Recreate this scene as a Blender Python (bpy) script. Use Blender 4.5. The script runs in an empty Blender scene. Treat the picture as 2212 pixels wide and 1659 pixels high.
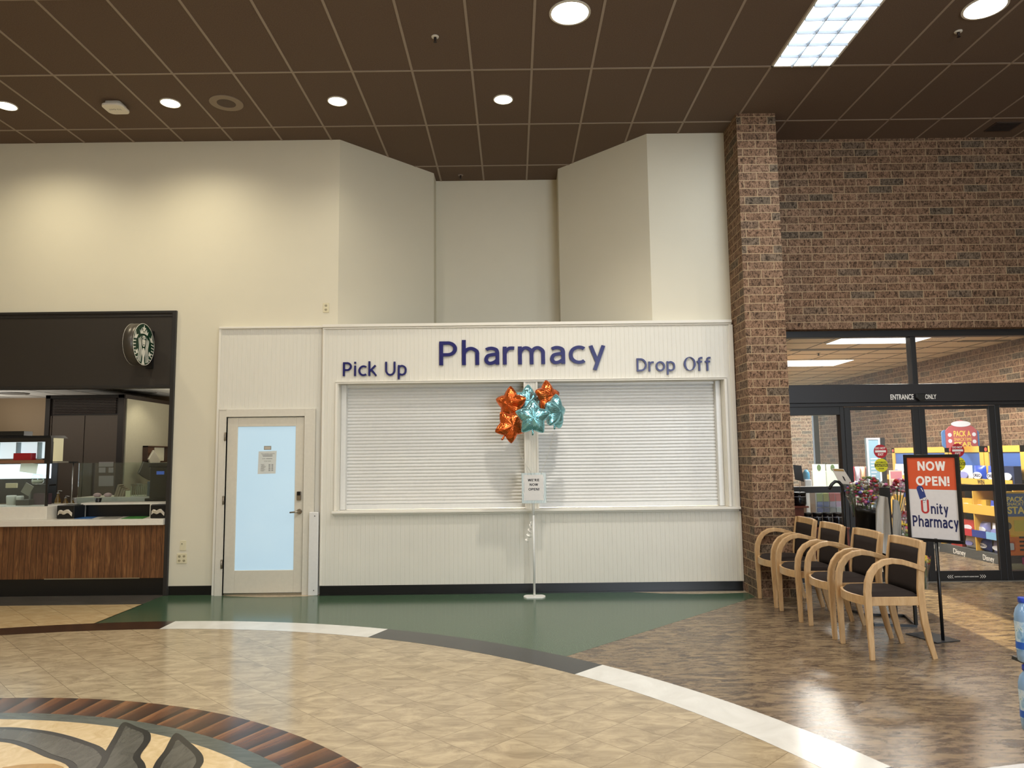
import bpy, bmesh, math, random
from mathutils import Vector, Matrix
random.seed(7)
SC = bpy.context.scene
COL = SC.collection
PI = math.pi

# ------------------------------------------------------------------ camera
F_PX = 1562.995
EYE = Vector((0.0, 0.0, 1.56))
def _axes(p, yw, r):
    cp, sp, cy, sy, cr, sr = math.cos(p), math.sin(p), math.cos(yw), math.sin(yw), math.cos(r), math.sin(r)
    f = Vector((sy * cp, cy * cp, sp)); rt = Vector((cy, -sy, 0)); u = rt.cross(f)
    return cr * rt + sr * u, -sr * rt + cr * u, f
RT, UP, FW = _axes(0.09963795, -0.00095257, -0.01171471)
cd = bpy.data.cameras.new('camera'); cam = bpy.data.objects.new('camera', cd); COL.objects.link(cam)
cd.sensor_fit = 'HORIZONTAL'; cd.sensor_width = 36.0; cd.lens = F_PX / 2212 * 36.0
cd.clip_start = 0.05; cd.clip_end = 200
m4 = Matrix((RT, UP, -FW)).transposed().to_4x4(); m4.translation = EYE
cam.matrix_world = m4
SC.camera = cam

# ------------------------------------------------------------------ exposure, sky, sun, large lights
vs = SC.view_settings
vs.view_transform = 'Standard'; vs.look = 'None'; vs.gamma = 1.0; vs.use_curve_mapping = False
vs.exposure = 0.0
try:
    SC.cycles.use_denoising = True
    SC.cycles.max_bounces = 8; SC.cycles.diffuse_bounces = 4; SC.cycles.glossy_bounces = 4
    SC.cycles.transmission_bounces = 6; SC.cycles.transparent_max_bounces = 12
    SC.cycles.caustics_reflective = False; SC.cycles.caustics_refractive = False
    SC.cycles.sample_clamp_indirect = 6.0
except Exception:
    pass
wd = bpy.data.worlds.new('sky'); SC.world = wd; wd.use_nodes = True
nt = wd.node_tree; nt.nodes.clear()
wo = nt.nodes.new('ShaderNodeOutputWorld'); bg = nt.nodes.new('ShaderNodeBackground')
bg.inputs[0].default_value = (0.80, 0.90, 1.0, 1); bg.inputs[1].default_value = 4.0
nt.links.new(bg.outputs[0], wo.inputs[0])

def lamp(kind, name, loc, energy, color=(1, 1, 1), rot=(0, 0, 0), **kw):
    l = bpy.data.lights.new(name, kind); l.energy = energy; l.color = color
    for k, v in kw.items(): setattr(l, k, v)
    o = bpy.data.objects.new(name, l); COL.objects.link(o)
    o.location = loc; o.rotation_euler = rot
    return o
_d = Vector((-0.10, -1.0, -0.25)).normalized()
sun = lamp('SUN', 'sun', (5, 20, 6), 26.0, (1.0, 0.78, 0.45), angle=0.006)
sun.rotation_euler = (-_d).to_track_quat('Z', 'Y').to_euler()

CEIL = 5.482
# fluorescent troffers of the sales floor, in the ceiling behind and above the camera
NEU = (1.0, 0.95, 0.88)
for (x, y) in ((-3.1, 4.0), (0.3, 4.0), (-6.2, 1.0), (-3.1, -0.5), (0.3, 1.0), (3.1, 1.6), (-3.1, -4.0), (0.3, -4.0), (5.6, -1.5)):
    lamp('AREA', 'troffer_light', (x, y, CEIL - 0.03), 64.0, NEU, shape='RECTANGLE', size=0.6, size_y=1.2)
lamp('AREA', 'troffer_light', (2.975, 6.41, CEIL - 0.06), 40.0, (0.86, 0.93, 1.0), shape='RECTANGLE', size=0.55, size_y=1.15)
# cool daylight through the store windows behind the camera on the right
lamp('AREA', 'window_light', (4.6, -6.7, 2.3), 470.0, (0.80, 0.89, 1.0), rot=(math.radians(90), 0, math.radians(180 - 12) + PI), shape='RECTANGLE', size=5.0, size_y=3.2)
# cafe ceiling panels and vestibule ceiling panels
lamp('AREA', 'cafe_panel_light', (-6.6, 10.2, 2.55), 14.0, (1.0, 0.88, 0.72), shape='RECTANGLE', size=2.4, size_y=0.5)
lamp('AREA', 'vestibule_panel_light', (5.5, 9.65, 3.08), 200.0, (1.0, 0.93, 0.85), shape='RECTANGLE', size=1.2, size_y=0.5)
lamp('AREA', 'vestibule_panel_light', (5.0, 12.4, 3.05), 200.0, (1.0, 0.93, 0.85), shape='RECTANGLE', size=1.2, size_y=0.5)

lamp('AREA', 'cafe_ceiling_fill', (-9.0, 11.0, 1.9), 30.0, (1.0, 0.95, 0.88), rot=(PI, 0.35, 0), shape='RECTANGLE', size=0.8, size_y=2.5)  # unseen up-facing fill, added to brighten the cafe ceiling
lamp('AREA', 'cafe_ceiling_fill', (-4.35, 11.6, 1.9), 22.0, (1.0, 0.95, 0.84), rot=(PI, -0.5, 0), shape='RECTANGLE', size=0.5, size_y=1.6)  # second added fill, hidden by the wall, for ceiling and cabinet side
lamp('AREA', 'vestibule_fill', (5.6, 17.1, 1.7), 270.0, (0.95, 0.97, 1.0), rot=(math.radians(90), 0, 0), shape='RECTANGLE', size=2.6, size_y=2.4)  # extra fill lamp at the outer door, added to lift the vestibule
# ------------------------------------------------------------------ pixel -> place on a known plane
def ray(x, y): return FW * F_PX + RT * (x - 1106) - UP * (y - 829.5)
def onY(x, y, Y):
    r = ray(x, y); return EYE + r * (Y / r.y)
def onX(x, y, X):
    r = ray(x, y); return EYE + r * (X / r.x)
def onZ(x, y, Z=0.0):
    r = ray(x, y); return EYE + r * ((Z - EYE.z) / r.z)
def rectY(x0, y0, x1, y1, Y):
    a = onY(x0, y0, Y); b = onY(x1, y1, Y)
    return min(a.x, b.x), max(a.x, b.x), min(a.z, b.z), max(a.z, b.z)

# ------------------------------------------------------------------ materials
MATS = {}
def srgb(c):
    if isinstance(c, str):
        c = c.lstrip('#'); c = [int(c[i:i + 2], 16) / 255 for i in (0, 2, 4)]
    return tuple((v / 12.92 if v <= 0.04045 else ((v + 0.055) / 1.055) ** 2.4) for v in c) + (1.0,)
class NB:
    def __init__(s, name):
        s.m = bpy.data.materials.new(name); s.m.use_nodes = True; s.nt = s.m.node_tree
        s.nt.nodes.clear(); s.out = s.nt.nodes.new('ShaderNodeOutputMaterial')
        s.b = s.nt.nodes.new('ShaderNodeBsdfPrincipled'); s.nt.links.new(s.b.outputs[0], s.out.inputs[0])
    def n(s, t, **kw):
        x = s.nt.nodes.new(t)
        for k, v in kw.items(): setattr(x, k, v)
        return x
    def l(s, a, b): s.nt.links.new(a, b)
    def put(s, inp, v):
        if hasattr(v, 'links') or isinstance(v, bpy.types.NodeSocket): s.l(v, inp)
        else: inp.default_value = v
    def math(s, op, a, b=0.0, c=None):
        x = s.n('ShaderNodeMath', operation=op); s.put(x.inputs[0], a); s.put(x.inputs[1], b)
        if c is not None: s.put(x.inputs[2], c)
        return x.outputs[0]
    def uv(s, scale=(1, 1, 1), rot=0.0, kind='uv'):
        tc = s.n('ShaderNodeTexCoord'); mp = s.n('ShaderNodeMapping')
        s.l(tc.outputs['UV' if kind == 'uv' else 'Object'], mp.inputs[0])
        mp.inputs['Scale'].default_value = scale; mp.inputs['Rotation'].default_value = (0, 0, rot)
        return mp.outputs[0]
    def noise(s, vec, scale=5, detail=3, rough=0.5, dist=0.0):
        x = s.n('ShaderNodeTexNoise'); s.l(vec, x.inputs['Vector'])
        x.inputs['Scale'].default_value = scale; x.inputs['Detail'].default_value = detail
        x.inputs['Roughness'].default_value = rough; x.inputs['Distortion'].default_value = dist
        return x.outputs['Fac']
    def ramp(s, fac, stops, interp='LINEAR'):
        x = s.n('ShaderNodeValToRGB'); s.l(fac, x.inputs[0]); r = x.color_ramp; r.interpolation = interp
        while len(r.elements) > 1: r.elements.remove(r.elements[-1])
        r.elements[0].position = stops[0][0]; r.elements[0].color = srgb(stops[0][1])
        for p, c in stops[1:]:
            e = r.elements.new(p); e.color = srgb(c)
        return x.outputs[0]
    def mix(s, fac, a, b, blend='MIX'):
        x = s.n('ShaderNodeMix', data_type='RGBA', blend_type=blend); s.put(x.inputs[0], fac)
        s.put(x.inputs[6], a); s.put(x.inputs[7], b); return x.outputs[2]
    def cells(s, vec, w, h, off=0.5, gap=0.01):
        """running-bond cells: returns (random per cell, mortar mask, random colour vector)"""
        sp = s.n('ShaderNodeSeparateXYZ'); s.l(vec, sp.inputs[0])
        v = s.math('DIVIDE', sp.outputs[1], h); row = s.math('FLOOR', v)
        odd = s.math('FLOORED_MODULO', row, 2.0)
        u = s.math('ADD', s.math('DIVIDE', sp.outputs[0], w), s.math('MULTIPLY', odd, off)); colm = s.math('FLOOR', u)
        fu = s.math('SUBTRACT', u, colm); fv = s.math('SUBTRACT', v, row)
        du = s.math('MULTIPLY', s.math('MINIMUM', fu, s.math('SUBTRACT', 1.0, fu)), w)
        dv = s.math('MULTIPLY', s.math('MINIMUM', fv, s.math('SUBTRACT', 1.0, fv)), h)
        mask = s.math('LESS_THAN', s.math('MINIMUM', du, dv), gap / 2)
        cb = s.n('ShaderNodeCombineXYZ'); s.l(colm, cb.inputs[0]); s.l(row, cb.inputs[1])
        wn = s.n('ShaderNodeTexWhiteNoise', noise_dimensions='2D'); s.l(cb.outputs[0], wn.inputs['Vector'])
        return wn.outputs['Value'], mask, wn.outputs['Color']
    def bump(s, h, strength=0.3, dist=0.01):
        x = s.n('ShaderNodeBump'); x.inputs['Strength'].default_value = strength; x.inputs['Distance'].default_value = dist
        s.l(h, x.inputs['Height']); s.l(x.outputs[0], s.b.inputs['Normal'])
    def done(s, color, rough=0.5, metal=0.0, spec=0.5, **kw):
        s.put(s.b.inputs['Base Color'], color if not isinstance(color, str) else srgb(color))
        s.put(s.b.inputs['Roughness'], rough); s.put(s.b.inputs['Metallic'], metal)
        s.put(s.b.inputs['Specular IOR Level'], spec)
        for k, v in kw.items(): s.put(s.b.inputs[k], v)
        return s.m
def mat(name, color, rough=0.5, metal=0.0, spec=0.5, var=0.06, scale=30.0, bump=0.0, **kw):
    """plain paint/plastic/metal with a faint procedural mottling"""
    if name in MATS: return MATS[name]
    b = NB(name); v = b.uv(kind='obj'); f = b.noise(v, scale, 3)
    c = srgb(color); d = tuple(max(0, x * (1 - var)) for x in c[:3]) + (1,); e = tuple(min(1, x * (1 + var)) for x in c[:3]) + (1,)
    if bump: b.bump(f, bump, 0.004)
    m = b.done(b.mix(f, d, e), rough, metal, spec, **kw); MATS[name] = m
    return m
def glow(name, color, strength, rough=0.4):
    if name in MATS: return MATS[name]
    b = NB(name); v = b.uv(kind='obj'); f = b.noise(v, 3, 2)
    m = b.done(b.mix(f, srgb(color), tuple(x * 0.97 for x in srgb(color)[:3]) + (1,)), rough)
    b.b.inputs['Emission Color'].default_value = srgb(color); b.b.inputs['Emission Strength'].default_value = strength
    MATS[name] = m; return m
def glass(name, tint=(0.93, 0.97, 0.96), refl=0.10, rough=0.0):
    if name in MATS: return MATS[name]
    b = NB(name); t = b.n('ShaderNodeBsdfTransparent'); t.inputs[0].default_value = tint + (1,)
    g = b.n('ShaderNodeBsdfGlossy'); g.inputs['Roughness'].default_value = rough; g.inputs[0].default_value = (1, 1, 1, 1)
    fr = b.n('ShaderNodeFresnel'); fr.inputs[0].default_value = 1.45
    mx = b.n('ShaderNodeMixShader'); b.l(b.math('ADD', b.math('MULTIPLY', fr.outputs[0], 0.6), refl * 0.08), mx.inputs[0])
    b.l(t.outputs[0], mx.inputs[1]); b.l(g.outputs[0], mx.inputs[2]); b.l(mx.outputs[0], b.out.inputs[0])
    b.nt.nodes.remove(b.b); MATS[name] = b.m; return b.m

# ------------------------------------------------------------------ mesh builder
class MB:
    def __init__(s): s.v = []; s.f = []; s.mi = []; s.cur = 0; s.sm = set()
    def add(s, vs_, fs, smooth=False):
        o = len(s.v); s.v += [tuple(p) for p in vs_]
        for f in fs:
            if smooth: s.sm.add(len(s.f))
            s.f.append(tuple(i + o for i in f)); s.mi.append(s.cur)
        return s
    def box(s, x0, x1, y0, y1, z0, z1):
        x0, x1 = sorted((x0, x1)); y0, y1 = sorted((y0, y1)); z0, z1 = sorted((z0, z1))
        V = [(x, y, z) for z in (z0, z1) for (x, y) in ((x0, y0), (x1, y0), (x1, y1), (x0, y1))]
        return s.add(V, [(3, 2, 1, 0), (4, 5, 6, 7), (0, 1, 5, 4), (1, 2, 6, 5), (2, 3, 7, 6), (3, 0, 4, 7)])
    def hexa(s, V):  # 8 points: 4 bottom ccw, 4 top ccw
        return s.add(V, [(3, 2, 1, 0), (4, 5, 6, 7), (0, 1, 5, 4), (1, 2, 6, 5), (2, 3, 7, 6), (3, 0, 4, 7)])
    def prism(s, pts, a, b, axis='y', smooth=False):
        """2D outline extruded from a to b along axis; y: pts=(x,z); z: pts=(x,y); x: pts=(y,z)"""
        def P(p, t): return {'y': (p[0], t, p[1]), 'z': (p[0], p[1], t), 'x': (t, p[0], p[1])}[axis]
        n = len(pts); ar = sum(pts[i][0] * pts[(i + 1) % n][1] - pts[(i + 1) % n][0] * pts[i][1] for i in range(n))
        if ar < 0: pts = pts[::-1]
        lo, hi = min(a, b), max(a, b)
        V = [P(p, lo) for p in pts] + [P(p, hi) for p in pts]
        o = len(s.v); bot = list(range(n)); top = list(range(n, 2 * n))
        if axis == 'y': F = [tuple(bot), tuple(top[::-1])] + [(i, i + n, (i + 1) % n + n, (i + 1) % n) for i in range(n)]
        else: F = [tuple(bot[::-1]), tuple(top)] + [(i, (i + 1) % n, (i + 1) % n + n, i + n) for i in range(n)]
        s.add(V, F[:2]); s.f[-1], s.f[-2] = s.f[-1], s.f[-2]
        k = len(s.f)
        for f in F[2:]:
            if smooth: s.sm.add(len(s.f))
            s.f.append(tuple(i + o for i in f)); s.mi.append(s.cur)
        return s
    def lathe(s, prof, n=24, c=(0, 0, 0), axis='z', caps=True):
        V = []; F = []
        for (r, h) in prof:
            for i in range(n):
                a = 2 * PI * i / n; x, y = r * math.cos(a), r * math.sin(a)
                V.append({'z': (c[0] + x, c[1] + y, c[2] + h), 'y': (c[0] + x, c[1] + h, c[2] - y), 'x': (c[0] + h, c[1] + x, c[2] + y)}[axis])
        for j in range(len(prof) - 1):
            for i in range(n):
                F.append((j * n + i, j * n + (i + 1) % n, (j + 1) * n + (i + 1) % n, (j + 1) * n + i))
        s.add(V, F, True)
        if caps:
            o = len(s.v) - len(V)
            s.f.append(tuple(o + i for i in reversed(range(n)))); s.mi.append(s.cur)
            s.f.append(tuple(o + (len(prof) - 1) * n + i for i in range(n))); s.mi.append(s.cur)
        return s
    def tube(s, pts, r, n=8, rect=None, up=(0, 0, 1)):
        """sweep a circle (or a rectangle rect=(half side, half up)) along points"""
        P = [Vector(p) for p in pts]; V = []; F = []
        N = len(P); sec = n if rect is None else 4
        side_prev = None
        for k, p in enumerate(P):
            t = (P[min(k + 1, N - 1)] - P[max(k - 1, 0)]).normalized()
            u_ = Vector(up)
            sd = t.cross(u_)
            if sd.length < 1e-3: sd = side_prev if side_prev is not None else t.cross(Vector((0, 1, 0)))
            sd.normalize()
            if side_prev is not None and sd.dot(side_prev) < 0: sd = -sd
            side_prev = sd; w = sd.cross(t).normalized()
            rr = r[k] if isinstance(r, (list, tuple)) else r
            if rect is None:
                for i in range(n):
                    a = 2 * PI * i / n; V.append(p + sd * rr * math.cos(a) + w * rr * math.sin(a))
            else:
                q = rr if rr else 1.0
                for (a, b) in ((-1, -1), (1, -1), (1, 1), (-1, 1)): V.append(p + sd * rect[0] * a * q + w * rect[1] * b * q)
        for k in range(N - 1):
            for i in range(sec): F.append((k * sec + i, k * sec + (i + 1) % sec, (k + 1) * sec + (i + 1) % sec, (k + 1) * sec + i))
        s.add(V, F, rect is None)
        o = len(s.v) - len(V)
        s.f.append(tuple(o + i for i in reversed(range(sec)))); s.mi.append(s.cur)
        s.f.append(tuple(o + (N - 1) * sec + i for i in range(sec))); s.mi.append(s.cur)
        return s
    def build(s, name, m, parent=None, bevel=0.0, world=False, keep=False, subsurf=0):
        me = bpy.data.meshes.new(name)
        V = s.v; org = Vector((0, 0, 0))
        if parent is None and not keep:
            xs = [p[0] for p in V]; ys = [p[1] for p in V]; zs = [p[2] for p in V]
            org = Vector(((min(xs) + max(xs)) / 2, (min(ys) + max(ys)) / 2, min(zs)))
        elif parent is not None and world:
            q = parent; org = Vector(q.location)
            while q.parent: q = q.parent; org += q.location
        off = Vector((0, 0, 0)) if parent is not None else org
        me.from_pydata([(p[0] - org.x, p[1] - org.y, p[2] - org.z) for p in V], [], s.f)
        for mm in (m if isinstance(m, (list, tuple)) else [m]): me.materials.append(mm)
        for i, p in enumerate(me.polygons):
            p.material_index = s.mi[i]; p.use_smooth = i in s.sm
        bm = bmesh.new(); bm.from_mesh(me); bmesh.ops.recalc_face_normals(bm, faces=bm.faces); bm.to_mesh(me); bm.free()
        uvl = me.uv_layers.new(name='UVMap')
        for p in me.polygons:
            nx, ny, nz = abs(p.normal.x), abs(p.normal.y), abs(p.normal.z)
            for li in p.loop_indices:
                c = me.vertices[me.loops[li].vertex_index].co + org
                uvl.data[li].uv = (c.x, c.y) if nz > max(nx, ny) else ((c.y, c.z) if nx > ny else (c.x, c.z))
        o = bpy.data.objects.new(name, me); COL.objects.link(o); o.location = off
        if parent is not None: o.parent = parent
        if bevel:
            b = o.modifiers.new('bevel', 'BEVEL'); b.width = bevel; b.segments = 2; b.limit_method = 'ANGLE'
        if subsurf:
            b = o.modifiers.new('sub', 'SUBSURF'); b.levels = subsurf; b.render_levels = subsurf
        return o
def thing(name, label, cat, loc=(0, 0, 0), rz=0.0, group=None):
    o = bpy.data.objects.new(name, None); COL.objects.link(o); o.empty_display_size = 0.05
    o.location = loc; o.rotation_euler = (0, 0, rz); o['label'] = label; o['category'] = cat
    if group: o['group'] = group
    return o
def tag(o, label, cat, group=None, kind=None):
    o['label'] = label; o['category'] = cat
    if group: o['group'] = group
    if kind: o['kind'] = kind
    return o
def struct(o): o['kind'] = 'structure'; return o
def dup(root, loc, rz=None, label=None, group=None):
    r = root.copy(); COL.objects.link(r); r.location = loc
    if rz is not None: r.rotation_euler = (0, 0, rz)
    if label: r['label'] = label
    if group: r['group'] = group
    for ch in list(root.children):
        c = ch.copy(); COL.objects.link(c); c.parent = r
        for g in list(ch.children):
            d = g.copy(); COL.objects.link(d); d.parent = c
    return r
# text: font outlines turned into plain meshes, lying in the x-z plane and facing -y
_meas = {}
def text_mesh(s, bold=0.0, ext=0.0):
    k = (s, bold, ext)
    if k in _meas: return _meas[k]
    cu = bpy.data.curves.new('t', 'FONT'); cu.body = s; cu.size = 1.0; cu.offset = bold; cu.extrude = 0.0; cu.resolution_u = 6
    ob = bpy.data.objects.new('t', cu); COL.objects.link(ob)
    dg = bpy.context.evaluated_depsgraph_get(); dg.update()
    me = bpy.data.meshes.new_from_object(ob.evaluated_get(dg))
    V = [tuple(v.co) for v in me.vertices]; F = [tuple(p.vertices) for p in me.polygons]
    bpy.data.objects.remove(ob); bpy.data.curves.remove(cu); bpy.data.meshes.remove(me)
    _meas[k] = (V, F); return V, F
def solid(V2, F, y0, y1):
    """flat glyph -> solid between y0 (front) and y1"""
    n = len(V2); V = [(x, y0, z) for (x, z) in V2] + [(x, y1, z) for (x, z) in V2]
    FF = [tuple(f) for f in F] + [tuple(i + n for i in reversed(f)) for f in F]
    cnt = {}
    for f in F:
        for i in range(len(f)):
            a, b = f[i], f[(i + 1) % len(f)]; cnt[(a, b)] = cnt.get((a, b), 0) + 1
    for (a, b) in list(cnt):
        if (b, a) not in cnt: FF.append((a, a + n, b + n, b))
    return V, FF
def text(s, box, y, depth, m, parent, name='lettering', bold=0.0, letters=False, skip='', world=False):
    """fit the string into box=(x0,x1,z0,z1) on the plane y, depth towards -y"""
    V, F = text_mesh(s, bold); xs = [v[0] for v in V]; zs = [v[1] for v in V]
    ax, bx, az, bz = min(xs), max(xs), min(zs), max(zs)
    sx = (box[1] - box[0]) / (bx - ax); sz = (box[3] - box[2]) / (bz - az)
    T = lambda p: (box[0] + (p[0] - ax) * sx, box[2] + (p[1] - az) * sz)
    if not letters:
        b = MB(); VV, FF = solid([T(p) for p in V], F, y - depth, y); b.add(VV, FF); return b.build(name, m, parent, world=world)
    out = []
    for i, ch in enumerate(s):
        if ch == ' ' or i in skip: continue
        PV, _ = text_mesh(s[:i + 1], bold); CV, CF = text_mesh(ch, bold)
        dx = max(p[0] for p in PV) - max(p[0] for p in CV)
        b = MB(); VV, FF = solid([T((p[0] + dx, p[1])) for p in CV], CF, y - depth, y); b.add(VV, FF)
        out.append(b.build('letter', m, parent, world=world))
    return out
def smooth(P, k=6):
    Q = []; n = len(P)
    for i in range(n - 1):
        p0, p1, p2, p3 = P[max(i - 1, 0)], P[i], P[i + 1], P[min(i + 2, n - 1)]
        for j in range(k):
            t = j / k; Q.append(tuple(0.5 * (2 * p1[c] + (p2[c] - p0[c]) * t + (2 * p0[c] - 5 * p1[c] + 4 * p2[c] - p3[c]) * t * t + (3 * p1[c] - p0[c] - 3 * p2[c] + p3[c]) * t ** 3) for c in (0, 1)))
    return Q + [P[-1]]
def arc(cx, cy, rx, ry, a0, a1, n=18): return [(cx + rx * math.cos(math.radians(a0 + (a1 - a0) * i / n)), cy + ry * math.sin(math.radians(a0 + (a1 - a0) * i / n))) for i in range(n + 1)]
def glyph(ch, w):
    h = w / 2; x = 0.75; T = x - h; ar = lambda x0, x1, y0=0.0: smooth([(x0, 0.44), (x0 + 0.03, 0.56), (x0 + (x1 - x0) * 0.32, T - 0.015), (x0 + (x1 - x0) * 0.62, T), (x1 - 0.035, T - 0.09), (x1, 0.50), (x1, 0.42)]) + [(x1, y0)]
    G = {
     'P': [[(h, 0), (h, 1)], [(h, 1 - h), (0.28, 1 - h)] + arc(0.30, 0.685, 0.30 - h + 0.02, 0.315 - h, 90, -90) + [(0.28, 0.37 + h), (h, 0.37 + h)]],
     'R': [[(h, 0), (h, 1)], [(h, 1 - h), (0.28, 1 - h)] + arc(0.30, 0.715, 0.27 - h + 0.02, 0.285 - h, 90, -90) + [(0.28, 0.43 + h), (h, 0.43 + h)], [(0.30, 0.47), (0.62, 0)]],
     'D': [[(h, 0), (h, 1)], [(h, 1 - h), (0.26, 1 - h)] + arc(0.28, 0.5, 0.46 - h, 0.5 - h, 90, -90, 26) + [(0.26, h), (h, h)]],
     'h': [[(h, 0), (h, 1.05)], ar(h, 0.53)], 'n': [[(h, 0), (h, x)], ar(h, 0.53)], 'r': [[(h, 0), (h, x)], smooth([(h, 0.46), (h + 0.05, 0.58), (0.22, T - 0.01), (0.30, T + 0.005), (0.40, T)])],
     'm': [[(h, 0), (h, x)], ar(h, 0.47), ar(0.47, 0.87)],
     'a': [smooth([(0.08, T - 0.055), (0.18, T - 0.005), (0.30, T), (0.43, T - 0.06), (0.47, T - 0.18)]) + [(0.47, 0)], smooth([(0.47, 0.435), (0.30, 0.42), (0.14, 0.37), (h + 0.01, 0.22), (0.13, 0.09), (0.24, h - 0.01), (0.37, 0.11), (0.47, 0.20)])],
     'c': [arc(0.36, 0.375, 0.36 - h, 0.375 + 0.01 - h, 52, 308, 30)],
     'o': [arc(0.345, 0.375, 0.345 - h, 0.385 - h, 0, 360, 36)], 'O': [arc(0.45, 0.5, 0.45 - h, 0.51 - h, 0, 360, 40)],
     'y': [[(0.02 + h, x), (0.31, 0.06)], [(0.60 - h, x), (0.215, -0.27)]], 'i': [[(h, 0), (h, x)], [(h, 0.885), (h, 1.02)]],
     'k': [[(h, 0), (h, 1.05)], [(0.50, x), (h + 0.04, 0.34)], [(0.21, 0.45), (0.55, 0)]],
     'U': [[(h, 1), (h, 0.40)] + arc(0.36, 0.40, 0.36 - h, 0.41 - h, 180, 360, 20) + [(0.72 - h, 1)]],
     'p': [[(h, -0.27), (h, x)], smooth([(h, 0.60), (0.20, T - 0.01), (0.33, T), (0.50, 0.58), (0.55, 0.375), (0.50, 0.16), (0.33, h - 0.01), (0.20, h + 0.01), (h, 0.13)])],
     'f': [[(0.17, 0)] + [(0.17, 0.80)] + smooth([(0.17, 0.82), (0.20, 0.93), (0.30, 0.985), (0.42, 0.985)]), [(0.0, T + 0.005), (0.38, T + 0.005)]],
     't': [[(0.17, 0.95), (0.17, 0.25)] + smooth([(0.17, 0.22), (0.21, 0.10), (0.30, h), (0.42, h + 0.01)]), [(0.0, T + 0.005), (0.40, T + 0.005)]],
     'N': [[(h, 0), (h, 1)], [(h, 1), (0.78 - h, 0)], [(0.78 - h, 0), (0.78 - h, 1)]], 'W': [[(h, 1), (0.29, 0)], [(0.29, 0), (0.53, 1)], [(0.53, 1), (0.77, 0)], [(0.77, 0), (1.06 - h, 1)]],
     'E': [[(h, 0), (h, 1)], [(h, 1 - h), (0.56, 1 - h)], [(h, 0.52), (0.52, 0.52)], [(h, h), (0.57, h)]], '!': [[(h, 0.30), (h, 1)], [(h, 0), (h, w * 0.95)]], "'": [[(h, 0.68), (h, 1)]]}
    out_ = []
    for L in G[ch]:
        V = []; F = []
        Q = []
        for q in L:
            if not Q or math.hypot(q[0] - Q[-1][0], q[1] - Q[-1][1]) > 1e-4: Q.append(q)
        o = len(V); n = len(Q)
        for i in range(n):
            a, b = Q[max(i - 1, 0)], Q[min(i + 1, n - 1)]
            if ch in 'oO' and i in (0, n - 1): a, b = Q[n - 2], Q[1]
            dx, dy = b[0] - a[0], b[1] - a[1]; l = math.hypot(dx, dy); nx, ny = -dy / l * h, dx / l * h
            V += [(Q[i][0] + nx, Q[i][1] + ny), (Q[i][0] - nx, Q[i][1] - ny)]
        for i in range(n - 1): F.append((o + 2 * i, o + 2 * i + 1, o + 2 * i + 3, o + 2 * i + 2))
        out_.append((V, F))
    return out_
def sign_text(s, box, y, depth, m, parent, w=0.13, gap=0.17, space=0.58, letters=True, world=False, name='lettering', skip=()):
    """even-stroke sans lettering, fitted into box=(x0,x1,z0,z1) on the plane y"""
    gl = []; x = 0
    for i, c in enumerate(s):
        if c == ' ': x += space - gap; continue
        G_ = glyph(c, w); a = min(v[0] for V, F in G_ for v in V); b_ = max(v[0] for V, F in G_ for v in V); gl.append(([([(v[0] - a + x, v[1]) for v in V], F) for V, F in G_], i)); x += b_ - a + (gap * (0.72 if c in 'acoDOrWy' else 1.0))
    A = [v for g in gl for V, F in g[0] for v in V]; x0, x1 = min(v[0] for v in A), max(v[0] for v in A); z0, z1 = min(v[1] for v in A), max(v[1] for v in A)
    T = lambda p: (box[0] + (p[0] - x0) * (box[1] - box[0]) / (x1 - x0), box[2] + (p[1] - z0) * (box[3] - box[2]) / (z1 - z0))
    b = MB()
    for G_, i in gl:
        if i in skip: continue
        for k, (V, F) in enumerate(G_):
            VV, FF = solid([T(p) for p in V], F, y - depth * (1 + 0.04 * k) - 0.0001 * k, y); b.add(VV, FF)
        if letters: b.build('letter', m, parent, world=world); b = MB()
    if not letters: return b.build(name, m, parent, world=world)
def circle(cx, cz, r, n=32, rz=None): return [(cx + r * math.cos(2 * PI * i / n), cz + (rz or r) * math.sin(2 * PI * i / n)) for i in range(n)]
def rrect(x0, x1, z0, z1, r, n=5):
    P = []
    for (cx, cz, a0) in ((x1 - r, z1 - r, 0), (x0 + r, z1 - r, PI / 2), (x0 + r, z0 + r, PI), (x1 - r, z0 + r, 1.5 * PI)):
        for i in range(n + 1): a = a0 + PI / 2 * i / n; P.append((cx + r * math.cos(a), cz + r * math.sin(a)))
    return P
def frame(b, x0, x1, z0, z1, w, y0, y1):
    b.box(x0, x1, y0, y1, z1 - w, z1); b.box(x0, x1, y0, y1, z0, z0 + w)
    b.box(x0, x0 + w, y0, y1, z0 + w, z1 - w); b.box(x1 - w, x1, y0, y1, z0 + w, z1 - w); return b

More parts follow.
